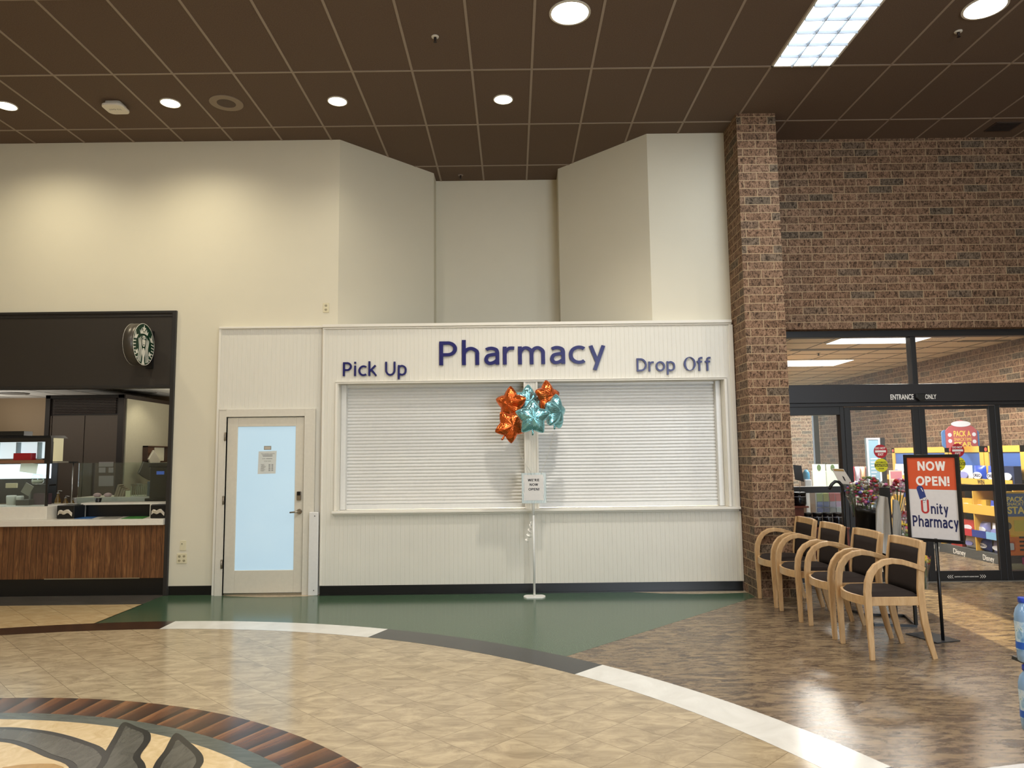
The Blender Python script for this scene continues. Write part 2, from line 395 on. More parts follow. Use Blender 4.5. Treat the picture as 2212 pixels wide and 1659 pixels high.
# ================================================================== materials of the place
def m_wallpaint(name, col, rough=0.55):
    if name in MATS: return MATS[name]
    b = NB(name); v = b.uv(); f = b.noise(v, 4, 3); g = b.noise(v, 220, 2)
    c = srgb(col); b.bump(g, 0.06, 0.002)
    MATS[name] = b.done(b.mix(f, tuple(x * 0.97 for x in c[:3]) + (1,), c), rough, 0, 0.35); return MATS[name]
def m_brick(name='brick', tone=1.0):
    if name in MATS: return MATS[name]
    b = NB(name); v = b.uv(); r, msk, rc = b.cells(v, 0.298, 0.0955, 0.5, 0.0095)
    base = b.ramp(r, [(0, '#856a54'), (0.30, '#8f7058'), (0.58, '#9c7c63'), (0.82, '#8c715b'), (0.90, '#7d6c5a'), (1.0, '#746554')], 'LINEAR')
    n1 = b.noise(b.uv((1, 0.6, 1)), 38, 4, 0.65, 1.2); n2 = b.noise(b.uv((3.2, 0.5, 1)), 24, 4, 0.6, 1.0)
    dk = b.ramp(n1, [(0.36, '#5a544e'), (0.47, '#c4bfb9'), (0.56, '#ffffff'), (0.72, '#ffffff')])
    c = b.mix(0.92, base, dk, 'MULTIPLY')
    c = b.mix(0.35, c, b.ramp(n2, [(0.35, '#8a8480'), (0.6, '#ffffff')]), 'MULTIPLY')
    c = b.mix(msk, c, srgb('#a58d6e'))
    h = b.math('SUBTRACT', b.math('MULTIPLY', n1, 0.5), msk); b.bump(h, 0.6, 0.006)
    MATS[name] = b.done(c, 0.85, 0, 0.25); return MATS[name]
def m_tile45(name, lo, hi, gr, size=0.2965, ox=0.0, rough=0.16, gap=0.003):
    b = NB(name); tc = b.n('ShaderNodeTexCoord'); mp = b.n('ShaderNodeMapping'); b.l(tc.outputs['UV'], mp.inputs[0])
    mp.vector_type = 'POINT'; mp.inputs['Rotation'].default_value = (0, 0, PI / 4); mp.inputs['Location'].default_value = (ox, ox * 0.7, 0)
    v = mp.outputs[0]; r, msk, rc = b.cells(v, size, size, 0.0, gap)
    ad = b.n('ShaderNodeVectorMath', operation='ADD'); b.l(v, ad.inputs[0]); b.l(rc, ad.inputs[1])
    sc_ = b.n('ShaderNodeMapping'); b.l(b.uv((0.6, 1.3, 1)), sc_.inputs[0])
    ad2 = b.n('ShaderNodeVectorMath', operation='ADD'); b.l(sc_.outputs[0], ad2.inputs[0]); b.l(rc, ad2.inputs[1])
    n = b.noise(ad2.outputs[0], 7, 8, 0.70, 0.9); c = b.ramp(n, [(0.36, lo), (0.62, hi)])
    c = b.mix(b.math('MULTIPLY', r, 0.18), c, srgb(lo)); c = b.mix(msk, c, srgb(gr))
    return b.done(c, rough, 0, 0.5)
def m_brownwood():
    b = NB('brown_streaked_vinyl'); tc = b.n('ShaderNodeTexCoord'); mp = b.n('ShaderNodeMapping'); b.l(tc.outputs['UV'], mp.inputs[0])
    mp.inputs['Rotation'].default_value = (0, 0, PI / 4); r, msk, rc = b.cells(mp.outputs[0], 0.45, 0.45, 0.0, 0.002)
    def streak(rot, seed):
        m = b.n('ShaderNodeMapping'); b.l(tc.outputs['UV'], m.inputs[0]); m.inputs['Rotation'].default_value = (0, 0, rot)
        m.inputs['Scale'].default_value = (1.0, 3.6, 1); m.inputs['Location'].default_value = (seed, seed, 0)
        return b.noise(m.outputs[0], 4.8, 9, 0.74, 0.9)
    pick = b.math('GREATER_THAN', r, 0.70)
    f = b.n('ShaderNodeMix', data_type='FLOAT'); b.l(pick, f.inputs[0]); b.l(streak(0.12, 3.0), f.inputs[2]); b.l(streak(PI / 4 + 0.1, 9.0), f.inputs[3])
    c = b.ramp(f.outputs[0], [(0.36, '#463b34'), (0.45, '#655647'), (0.52, '#7d6b54'), (0.60, '#978265'), (0.70, '#a89473')])
    c = b.mix(b.math('MULTIPLY', msk, 0.25), c, srgb('#4a4038'))
    return b.done(c, b.math('ADD', b.math('MULTIPLY', f.outputs[0], 0.15), 0.20), 0, 0.4)
def m_green():
    b = NB('green_terrazzo'); v = b.uv(); n = b.noise(v, 110, 3, 0.7); n2 = b.noise(v, 2.0, 2)
    c = b.ramp(n, [(0.40, '#2e4634'), (0.54, '#405a43'), (0.63, '#6b8264'), (0.72, '#93a386')])
    return b.done(b.mix(b.math('MULTIPLY', n2, 0.3), c, srgb('#38533a')), 0.17, 0, 0.55)
def m_woodring(name, cols, rot=0.9, pl=0.11, ln=1.2, rough=0.2, across=14):
    b = NB(name); tc = b.n('ShaderNodeTexCoord'); mp = b.n('ShaderNodeMapping'); b.l(tc.outputs['UV'], mp.inputs[0]); mp.inputs['Rotation'].default_value = (0, 0, rot)
    r, msk, rc = b.cells(mp.outputs[0], ln, pl, 0.37, 0.0018)
    m = b.n('ShaderNodeMapping'); b.l(mp.outputs[0], m.inputs[0]); m.inputs['Scale'].default_value = (0.7, 6, 1)
    ad = b.n('ShaderNodeVectorMath', operation='ADD'); b.l(m.outputs[0], ad.inputs[0]); b.l(rc, ad.inputs[1])
    n = b.noise(ad.outputs[0], across / 3.5, 5, 0.6, 0.9)
    c = b.ramp(n, [(0.3, cols[0]), (0.5, cols[1]), (0.7, cols[2])])
    c = b.mix(b.math('MULTIPLY', r, 0.35), c, srgb(cols[0])); c = b.mix(b.math('MULTIPLY', msk, 0.7), c, srgb('#1c0f09'))
    return b.done(c, rough, 0, 0.5)
def m_stone(name, lo, hi, scale=6, rough=0.2, sx=1.0, sy=1.0, dist=1.2):
    b = NB(name); n = b.noise(b.uv((sx, sy, 1)), scale, 6, 0.6, dist)
    return b.done(b.ramp(n, [(0.32, lo), (0.68, hi)]), rough, 0, 0.5)

WALL = m_wallpaint('wall_paint_cream', '#dbd4be')
WHITE = m_wallpaint('white_trim_paint', '#e6e1d4', 0.4)
BEAD = m_wallpaint('white_beadboard_paint', '#dedacd', 0.42)
BRICK = m_brick()
BLACKM = mat('black_metal', '#121213', 0.35, 0.0, 0.5)
BLACKP = mat('black_plastic', '#0d0d0e', 0.3, 0.0, 0.5)
BLACKV = mat('black_vinyl_base', '#0c0c0c', 0.35)
STEEL = mat('brushed_steel', '#b5b3ad', 0.28, 1.0, var=0.1, scale=60)
CHROME = mat('satin_nickel', '#a59c8e', 0.3, 1.0)
IVORY = mat('ivory_plastic', '#d8cfae', 0.35)
NAVY = mat('navy_acrylic', '#10135c', 0.25)

# ================================================================== the shell
YW, YD, YP, YC, YB, YS = 8.60, 8.55, 8.48, 8.04, 8.76, 8.93   # wall, door panel, pharmacy, column front, brick, storefront planes
XP0, XP1 = -2.235, 2.60
# floor: one object, regions laid as thin inlays
T_TAN = m_tile45('tan_stone_tile', '#9b8a6e', '#c6b391', '#7f6f56', ox=0.02)
T_CREAM = m_tile45('cream_tile', '#c3a678', '#dcc396', '#927852', size=0.30)
BWN, GRN = m_brownwood(), m_green()
WHT = m_stone('white_inlay', '#dcdad2', '#ecebe4', 3); CHAR = m_stone('charcoal_inlay', '#2d2d2e', '#3b3b3c', 7, sx=2)
DKB = m_stone('dark_brown_inlay', '#281a14', '#35231b', 7); GRV = m_stone('grey_green_inlay', '#4b504a', '#63685f', 8, sx=0.7, sy=3)
GRW = m_stone('grey_wood_inlay', '#474640', '#605e56', 7, sx=2.4, sy=0.8); LINE = m_stone('black_inlay', '#161617', '#212122', 5)
CRM = m_stone('cream_marble_inlay', '#d3b684', '#e8cfa0', 7, dist=2.0); GOLD = m_stone('golden_inlay', '#a77f3f', '#c49b58', 9)
DGR = m_stone('dark_grey_vinyl', '#4b4742', '#625d56', 4, sx=0.8, sy=3); SAND = m_stone('light_sand_inlay', '#ab9a80', '#c9b99d', 12)
def m_radial():
    b = NB('walnut_plank_inlay'); tc = b.n('ShaderNodeTexCoord'); sp = b.n('ShaderNodeSeparateXYZ'); b.l(tc.outputs['UV'], sp.inputs[0])
    dx = b.math('ADD', sp.outputs[0], 3.31); dy = b.math('SUBTRACT', sp.outputs[1], 1.635)
    ang = b.math('MULTIPLY', b.math('ARCTAN2', dy, dx), 3.2); rad = b.math('SQRT', b.math('ADD', b.math('MULTIPLY', dx, dx), b.math('MULTIPLY', dy, dy)))
    v = b.math('SUBTRACT', ang, b.math('MULTIPLY', rad, 0.10)); cb_ = b.n('ShaderNodeCombineXYZ'); b.l(rad, cb_.inputs[0]); b.l(v, cb_.inputs[1])
    r, msk, rc = b.cells(cb_.outputs[0], 50.0, 0.165, 0.0, 0.004)
    m = b.n('ShaderNodeMapping'); b.l(cb_.outputs[0], m.inputs[0]); m.inputs['Scale'].default_value = (0.7, 5.5, 1)
    ad = b.n('ShaderNodeVectorMath', operation='ADD'); b.l(m.outputs[0], ad.inputs[0]); b.l(rc, ad.inputs[1])
    n = b.noise(ad.outputs[0], 3.2, 5, 0.62, 0.5); gr_ = b.math('FRACT', b.math('DIVIDE', v, 0.165)); n = b.math('ADD', b.math('MULTIPLY', n, 0.55), b.math('MULTIPLY', gr_, 0.45)); c = b.ramp(n, [(0.30, '#2b170d'), (0.45, '#4d2c1a'), (0.60, '#744729'), (0.74, '#946540')])
    c = b.mix(b.math('MULTIPLY', r, 0.3), c, srgb('#3a2114')); c = b.mix(b.math('MULTIPLY', msk, 0.8), c, srgb('#1c0f09'))
    return b.done(c, 0.2, 0, 0.5)
WRG = m_radial()
fmats = [BWN, T_TAN, T_CREAM, GRN, WHT, CHAR, DKB, GRV, GRW, LINE, CRM, GOLD, DGR, SAND, WRG]
fb = MB(); LAY = [0.0]
from mathutils.geometry import tessellate_polygon
def fpoly(m, pts, lay):
    fb.cur = fmats.index(m); z = lay * 0.0007
    tris = tessellate_polygon([[Vector((p[0], p[1], 0)) for p in pts]]); fb.add([(p[0], p[1], z) for p in pts], [tuple(t_) for t_ in tris])
CC = (-3.31, 1.635)
def ring(m, r0, r1, a0, a1, lay, seg=None):
    n = seg or max(2, int(abs(a1 - a0) / 2)); fb.cur = fmats.index(m); z = lay * 0.0007
    for i in range(n):
        A, B = [math.radians(a0 + (a1 - a0) * (i + k) / n) for k in (0, 1)]
        P = [(CC[0] + r * math.cos(t), CC[1] + r * math.sin(t), z) for (r, t) in ((r0, A), (r1, A), (r1, B), (r0, B))]
        fb.add(P, [(0, 1, 2, 3)] if r0 > 0 else [(0, 1, 2)])
fpoly(BWN, [(-10.2, -7.2), (9.2, -7.2), (9.2, 20), (-10.2, 20)], 0)
fpoly(T_CREAM, [(-10.2, -7.2), (-4.06, -7.2), (-4.06, 8.09), (-10.2, 8.09)], 1)
fpoly(DGR, [(-10.2, 8.09), (-4.075, 8.09), (-4.075, 8.7), (-10.2, 8.7)], 1)
fpoly(GRN, [(-4.075, 5.0), (-0.43, 5.0), (2.72, 8.2), (2.72, 8.7), (-4.075, 8.7)], 1)
ring(T_TAN, 0, 5.275, 0, 360, 2, 120)
for k in range(16):
    ring([CHAR, WHT, CHAR, WHT, DKB, WHT, CHAR, WHT][k % 8], 5.275, 5.595, 22.5 * k, 22.5 * (k + 1), 3, 12)
ring(WRG, 3.065, 3.35, 0, 360, 3, 120); ring(GRV, 2.957, 3.065, 0, 360, 3, 120); ring(CRM, 0, 2.957, 0, 360, 3, 90)
def _segd(p, a, b):
    dx, dy = b[0] - a[0], b[1] - a[1]; l2 = dx * dx + dy * dy or 1e-12; t = max(0, min(1, ((p[0] - a[0]) * dx + (p[1] - a[1]) * dy) / l2))
    return math.hypot(p[0] - a[0] - dx * t, p[1] - a[1] - dy * t)
def blob(px, lay, m, wline=0.036):
    """smooth closed outline through floor points, with a dark border"""
    P = []; n = len(px)
    for i in range(n):
        p0, p1, p2, p3 = px[i - 1], px[i], px[(i + 1) % n], px[(i + 2) % n]
        for k in range(5):
            t = k / 5; q = []
            for c in (0, 1):
                q.append(0.5 * (2 * p1[c] + (p2[c] - p0[c]) * t + (2 * p0[c] - 5 * p1[c] + 4 * p2[c] - p3[c]) * t * t + (3 * p1[c] - p0[c] - 3 * p2[c] + p3[c]) * t ** 3))
            P.append(q if not (p1[2:] and p1[2]) else q)
    cx = sum(p[0] for p in P) / len(P); cy = sum(p[1] for p in P) / len(P)
    fpoly(LINE, P, lay)
    Q = []; n = len(P); ar = sum(P[i][0] * P[(i + 1) % n][1] - P[(i + 1) % n][0] * P[i][1] for i in range(n)); sg = 1 if ar > 0 else -1
    for i in range(n):
        a, b = P[i - 1], P[(i + 1) % n]; u1 = Vector((P[i][0] - a[0], P[i][1] - a[1])); u2 = Vector((b[0] - P[i][0], b[1] - P[i][1]))
        if u1.length < 1e-6 or u2.length < 1e-6: continue
        u1.normalize(); u2.normalize(); n1 = Vector((-u1.y, u1.x)) * sg; n2 = Vector((-u2.y, u2.x)) * sg; mt = (n1 + n2); den = 1 + n1.dot(n2)
        mt = mt / max(den, 0.35); q = (P[i][0] + mt.x * wline, P[i][1] + mt.y * wline)
        # keep only points that really lie a border's width inside the outline
        dmin = min(_segd(q, P[k], P[(k + 1) % n]) for k in range(n))
        if dmin > wline * 0.9: Q.append(q)
    fpoly(m, Q, lay + 1)
blob([(-3.9, 4.25), (-3.5, 4.40), (-3.054, 4.451), (-2.819, 4.41), (-2.619, 4.336), (-2.394, 4.212), (-2.225, 4.086), (-2.02, 3.80), (-2.0, 3.5), (-2.15, 3.6), (-2.296, 3.877), (-2.514, 4.017), (-2.72, 4.15), (-2.92, 4.232), (-3.4, 4.29)], 4, GRW)
blob([(-2.352, 4.50), (-2.231, 4.426), (-2.12, 4.345), (-2.055, 4.235), (-2.03, 4.15), (-1.992, 4.0), (-1.896, 3.867), (-1.7, 3.5), (-1.72, 3.45), (-2.0, 3.40), (-2.12, 3.65), (-2.15, 3.873), (-2.20, 4.018), (-2.28, 4.261)], 7, GRW)
blob([(-1.955, 4.32), (-1.805, 4.174), (-1.691, 4.042), (-1.635, 3.947), (-1.612, 3.859), (-1.58, 3.6), (-1.62, 3.4), (-1.72, 3.5), (-1.858, 3.866), (-1.899, 4.067)], 7, GRW)
fpoly(GOLD, [(-2.64, 3.886), (-2.563, 3.918), (-2.48, 3.926), (-2.399, 3.922), (-2.319, 3.878), (-2.35, 3.6), (-2.6, 3.6)], 4)
fpoly(SAND, [(-3.47, 8.56), (-3.25, 8.49), (-3.0, 8.435), (-2.818, 8.405), (-2.6, 8.41), (-2.4, 8.43), (-2.2, 8.50), (-2.2, 8.7), (-3.47, 8.7)], 2)
fpoly(SAND, [(1.20, 8.50), (1.41, 8.44), (1.65, 8.36), (2.0, 8.31), (2.32, 8.315), (2.62, 8.345), (2.62, 8.6), (1.2, 8.6)], 2)
struct(fb.build('floor', fmats, keep=True))
# under-floor slab keeps daylight out
# ceiling
def m_ceil():
    b = NB('brown_ceiling_tile'); v = b.uv(); n = b.noise(v, 90, 4, 0.7); n2 = b.noise(v, 1.5, 2)
    b.bump(n, 0.25, 0.003)
    return b.done(b.mix(n2, b.ramp(n, [(0.35, '#5e4e44'), (0.65, '#766456')]), srgb('#6b5b4e')), 0.9, 0, 0.2)
CT = m_ceil(); CG = mat('taupe_grid_metal', '#9a8a7a', 0.5)
cb = MB(); cb.box(-10.3, 9.3, -7.3, 10.15, CEIL, CEIL + 0.08)
ceil = struct(cb.build('ceiling', CT, keep=True))
gb = MB()
for i in range(-17, 17):
    x = -0.378 + 0.6096 * i; gb.box(x - 0.012, x + 0.012, -7.2, 10.05, CEIL - 0.004, CEIL + 0.002)
for j in range(-11, 3):
    y = 7.015 + 1.2192 * j; gb.box(-10.2, 9.2, y - 0.012, y + 0.012, CEIL - 0.005, CEIL + 0.002)
gb.build('grid', CG, ceil)
# walls
wb = MB()
wb.box(-4.035, -2.10, YW, YW + 0.12, 0, CEIL); wb.box(-10.3, -4.035, YW, YW + 0.12, 3.35, CEIL)
struct(wb.build('wall_left', WALL, keep=True))
wb = MB()
def slab(b, p, q, t, z0, z1, side=1):
    d = Vector((q[0] - p[0], q[1] - p[1])).normalized(); nrm = Vector((-d.y, d.x)) * t * side
    b.hexa([(p[0], p[1], z0), (q[0], q[1], z0), (q[0] + nrm.x, q[1] + nrm.y, z0), (p[0] + nrm.x, p[1] + nrm.y, z0)] +
           [(p[0], p[1], z1), (q[0], q[1], z1), (q[0] + nrm.x, q[1] + nrm.y, z1), (p[0] + nrm.x, p[1] + nrm.y, z1)])
slab(wb, (-2.10, YW), (-1.06, 9.70), 0.12, 2.9, CEIL); slab(wb, (-1.06, 9.70), (-1.06, 9.99), 0.12, 2.9, CEIL)
struct(wb.build('wall_alcove_left', WALL, keep=True))
wb = MB(); wb.box(-2.2, 2.6, YW + 0.16, 10.1, 2.86, 2.9); struct(wb.build('light_block_slab', BLACKV, keep=True)); wb = MB(); wb.box(-1.20, 0.80, 9.99, 10.1, 2.9, CEIL); struct(wb.build('wall_alcove_back', WALL, keep=True))  # dark slab is unseen, added to stop light leaking up into the alcove
wb = MB(); slab(wb, (0.66, 9.99), (0.655, 9.60), 0.12, 2.9, CEIL); slab(wb, (0.655, 9.60), (1.68, 8.54), 0.12, 2.9, CEIL); wb.box(1.68, 2.63, 8.54, 8.60, 2.9, CEIL)
struct(wb.build('wall_alcove_right', WALL, keep=True))
# room sides out of the picture
wb = MB(); wb.box(-10.3, -10.2, -7.3, 13.2, 0, CEIL); struct(wb.build('wall_far_left', WALL, keep=True))
wb = MB(); wb.box(9.2, 9.3, -7.3, 8.8, 0, CEIL); struct(wb.build('wall_far_right', WALL, keep=True))
wb = MB()
wb.box(-10.3, 1.8, -7.3, -7.2, 0, CEIL); wb.box(7.4, 9.3, -7.3, -7.2, 0, CEIL); wb.box(1.8, 7.4, -7.3, -7.2, 0, 0.6); wb.box(1.8, 7.4, -7.3, -7.2, 4.0, CEIL)
struct(wb.build('wall_rear', WALL, keep=True))
wb = MB(); frame(wb, 1.8, 7.4, 0.6, 4.0, 0.07, -7.28, -7.2)
for x in (3.2, 4.6, 6.0): wb.box(x - 0.03, x + 0.03, -7.28, -7.2, 0.6, 4.0)
w2 = struct(wb.build('window_2', BLACKM, keep=True))
# brick column and brick wall
wb = MB(); wb.box(2.625, 3.078, YC, 9.2, 0, CEIL); struct(wb.build('wall_brick_column', BRICK, keep=True))
wb = MB(); wb.box(3.078, 9.2, YB, YB + 0.30, 3.065, CEIL); struct(wb.build('wall_brick_right', BRICK, keep=True)); wb = MB(); wb.box(7.10, 9.2, YB, YB + 0.30, 0, 3.065)
struct(wb.build('wall_brick_right_low', BRICK, keep=True))

# ---- beadboard panels
def beads(b, x0, x1, z0, z1, y, step=0.0508):
    x = x0 + step * 0.6
    while x < x1 - 0.008:
        b.prism([(x - 0.0045, y), (x - 0.002, y - 0.0028), (x + 0.002, y - 0.0028), (x + 0.0045, y)], z0, z1, 'z'); x += step
wb = MB(); wb.box(-3.49, XP0, YD, YD + 0.06, 2.15, 3.12); wb.box(-3.49, -3.375, YD, YD + 0.06, 0, 2.15); wb.box(-2.455, XP0, YD, YD + 0.06, 0, 2.15)
beads(wb, -3.46, XP0, 2.17, 3.11, YD)
struct(wb.build('wall_door_panel', BEAD, keep=True))
tb = MB(); tb.box(-3.50, XP0, YD - 0.03, YD + 0.06, 3.115, 3.14); tb.box(-3.505, -3.475, YD - 0.015, YD + 0.05, 0.0, 3.13)
struct(tb.build('trim_1', WHITE, keep=True, bevel=0.004))
OX = [(-2.0, 0.139), (0.281, 2.430)]; OZ0, OZ1 = 0.955, 2.43
wb = MB()
wb.box(XP0, XP1, YP, YP + 0.08, OZ1, 3.11); wb.box(XP0, XP1, YP, YP + 0.08, 0.0, OZ0 - 0.02)
wb.box(XP0, OX[0][0] - 0.06, YP, YP + 0.08, OZ0 - 0.02, OZ1); wb.box(OX[1][1] + 0.06, XP1, YP, YP + 0.08, OZ0 - 0.02, OZ1)
wb.box(OX[0][1], OX[1][0], YP, YP + 0.26, OZ0 - 0.02, OZ1); wb.box(XP0, XP0 + 0.02, YP, YW, 0, 3.11)
wb.box(XP0, XP1, YP + 0.08, YP + 0.28, OZ1 + 0.001, 3.1); wb.box(OX[0][0] - 0.06, OX[1][1] + 0.06, YP, YP + 0.26, 0.93, 0.9525)
beads(wb, XP0 + 0.03, XP1 - 0.02, OZ1 + 0.03, 3.10, YP); beads(wb, XP0 + 0.03, XP1 - 0.01, 0.11, OZ0 - 0.03, YP)
beads(wb, XP0 + 0.03, OX[0][0] - 0.09, OZ0 - 0.02, OZ1 + 0.03, YP)
beads(wb, OX[0][1] + 0.02, OX[1][0] - 0.01, OZ0, OZ1, YP, 0.03)
struct(wb.build('wall_pharmacy', BEAD, keep=True))
tb = MB(); tb.box(XP0 - 0.01, XP1, YP - 0.035, YP + 0.1, 3.105, 3.14); tb.box(XP0 - 0.01, XP1, YP - 0.018, YP + 0.1, 3.085, 3.105)
tb.box(XP0 - 0.01, XP0 + 0.02, YP - 0.012, YP + 0.02, 0.11, 3.085); tb.box(XP0 - 0.004, XP0 + 0.008, YP - 0.018, YP, 0.11, 3.085)
tb.box(XP1 - 0.035, XP1 + 0.015, YP - 0.014, YP + 0.06, 0.94, 3.085); tb.box(XP1 - 0.012, XP1 + 0.02, YP - 0.02, YP + 0.06, 0.11, 0.90)
struct(tb.build('trim_2', WHITE, keep=True, bevel=0.004))
tb = MB()   # casing round the two hatches
tb.box(OX[0][0] - 0.085, OX[1][1] + 0.085, YP - 0.02, YP + 0.03, OZ1, OZ1 + 0.028); tb.box(OX[0][0] - 0.085, OX[1][1] + 0.085, YP - 0.03, YP, OZ1 + 0.02, OZ1 + 0.032)
tb.box(OX[0][0] - 0.085, OX[0][0] - 0.055, YP - 0.025, YP + 0.03, OZ0, OZ1); tb.box(OX[1][1] + 0.055, OX[1][1] + 0.085, YP - 0.025, YP + 0.03, OZ0, OZ1)
tb.box(OX[0][1] - 0.012, OX[0][1] + 0.012, YP - 0.012, YP + 0.03, OZ0, OZ1); tb.box(OX[1][0] - 0.012, OX[1][0] + 0.012, YP - 0.012, YP + 0.03, OZ0, OZ1)
tb.box(OX[0][0] - 0.06, OX[0][0] - 0.05, YP, YP + 0.26, OZ0, OZ1); tb.box(OX[1][1] + 0.05, OX[1][1] + 0.06, YP, YP + 0.26, OZ0, OZ1)
struct(tb.build('trim_3', WHITE, keep=True, bevel=0.003))
bb = MB(); bb.box(XP0, XP1 + 0.008, YP - 0.008, YP, 0.012, 0.108); bb.box(XP0, XP1 + 0.008, YP - 0.02, YP, 0.0, 0.014)
struct(bb.build('baseboard_pharmacy', BLACKV, keep=True))
bb = MB(); bb.box(-4.03, -3.51, YW - 0.008, YW, 0.0, 0.105); struct(bb.build('baseboard_left', BLACKV, keep=True))

# ---- roller shutters
SHUT = mat('shutter_aluminium_white', '#dcdbd6', 0.33, 0.0, 0.55)
def shutter(x0, x1, label):
    t = thing('roller_shutter', label, 'shutter', ((x0 + x1) / 2, YP + 0.2, OZ0), group='roller shutters of the pharmacy hatches')
    b = MB(); y = YP + 0.20; z = OZ0 + 0.055
    prof = []
    while z < OZ1 - 0.02:
        for (dz, dy) in ((0.000, 0.012), (0.004, 0.012), (0.007, 0.004), (0.014, 0.0), (0.026, 0.0), (0.033, 0.004), (0.0365, 0.010)): prof.append((y + dy, z + dz))
        z += 0.0395
    V = []; F = []
    for (py, pz) in prof: V += [(x0 + 0.01, py, pz), (x1 - 0.01, py, pz)]
    for i in range(len(prof) - 1): F.append((2 * i, 2 * i + 1, 2 * i + 3, 2 * i + 2))
    b.add(V, F); b.box(x0 + 0.01, x1 - 0.01, y + 0.014, y + 0.02, OZ0, OZ1); b.build('slat_curtain', SHUT, t, world=True)
    b = MB(); b.box(x0 + 0.01, x1 - 0.01, y - 0.006, y + 0.02, OZ0, OZ0 + 0.055); b.build('bottom_bar', SHUT, t, world=True, bevel=0.003)
    for (a, c) in ((x0 - 0.048, x0 + 0.012), (x1 - 0.012, x1 + (0.048 if x1 > 1 else 0.0))):
        if a < x0 and x0 > 0: a = x0
        b = MB(); b.box(a, c, YP + 0.12, YP + 0.24, OZ0, OZ1); b.build('side_rail', SHUT, t, world=True, bevel=0.003)
    b = MB(); b.box(x0 - 0.04, x1 + 0.01, YP + 0.17, YP + 0.19, OZ1 - 0.028, OZ1 + 0.1); b.build('hood', SHUT, t, world=True)
    return t
shutter(OX[0][0], OX[0][1], 'closed white roller shutter under the Pick Up lettering')
shutter(OX[1][0], OX[1][1], 'closed white roller shutter under the Drop Off lettering')
b = MB(); b.box(-2.10, 2.605, YP - 0.075, YP - 0.0035, 0.925, 0.953); b.box(-2.095, 2.6, YP - 0.02, YP - 0.0035, 0.90, 0.925)
tag(b.build('counter_ledge', WHITE, bevel=0.006), 'long white counter ledge below both roller shutters', 'counter')

# ---- lettering
def word(name, s, px, label, bold=0.0, skip=()):
    x0, x1, z0, z1 = px
    t = thing(name, label, 'lettering', ((x0 + x1) / 2, YP - 0.01, z0)); sign_text(s, px, YP - 0.004, 0.022, NAVY, t, w=0.135 if len(s) == 8 and s[0:2] == 'Ph' else 0.128, skip=skip, world=True); return t
word('wall_lettering', 'Pharmacy', (-0.862, 1.098, 2.555, 2.935), 'large navy blue word Pharmacy on white beadboard above the shutters', 0.004)
word('wall_lettering', 'Pick Up', (-1.997, -1.247, 2.478, 2.695), 'small navy blue words Pick Up at the left of the panel', 0.004)
dz0, dz1 = 2.495, 2.70
t = word('wall_lettering', 'Drop Off', (1.462, 2.335, dz0, dz1), 'small navy blue words Drop Off at the right of the panel', 0.004, skip=(5,))
b = MB(); n = 40; cx, cz = 2.088, 2.620
out = circle(cx, cz, 0.070, n, 0.082); inn = circle(cx, cz, 0.046, n, 0.075)
V2 = out + inn; F = [(i, (i + 1) % n, n + (i + 1) % n, n + i) for i in range(n)]
VV, FF = solid(V2, F, YP - 0.026, YP - 0.004); b.add(VV, FF); o = b.build('letter', NAVY, t, world=True); o['label'] = 'letter O in a thinner, contrasting face'

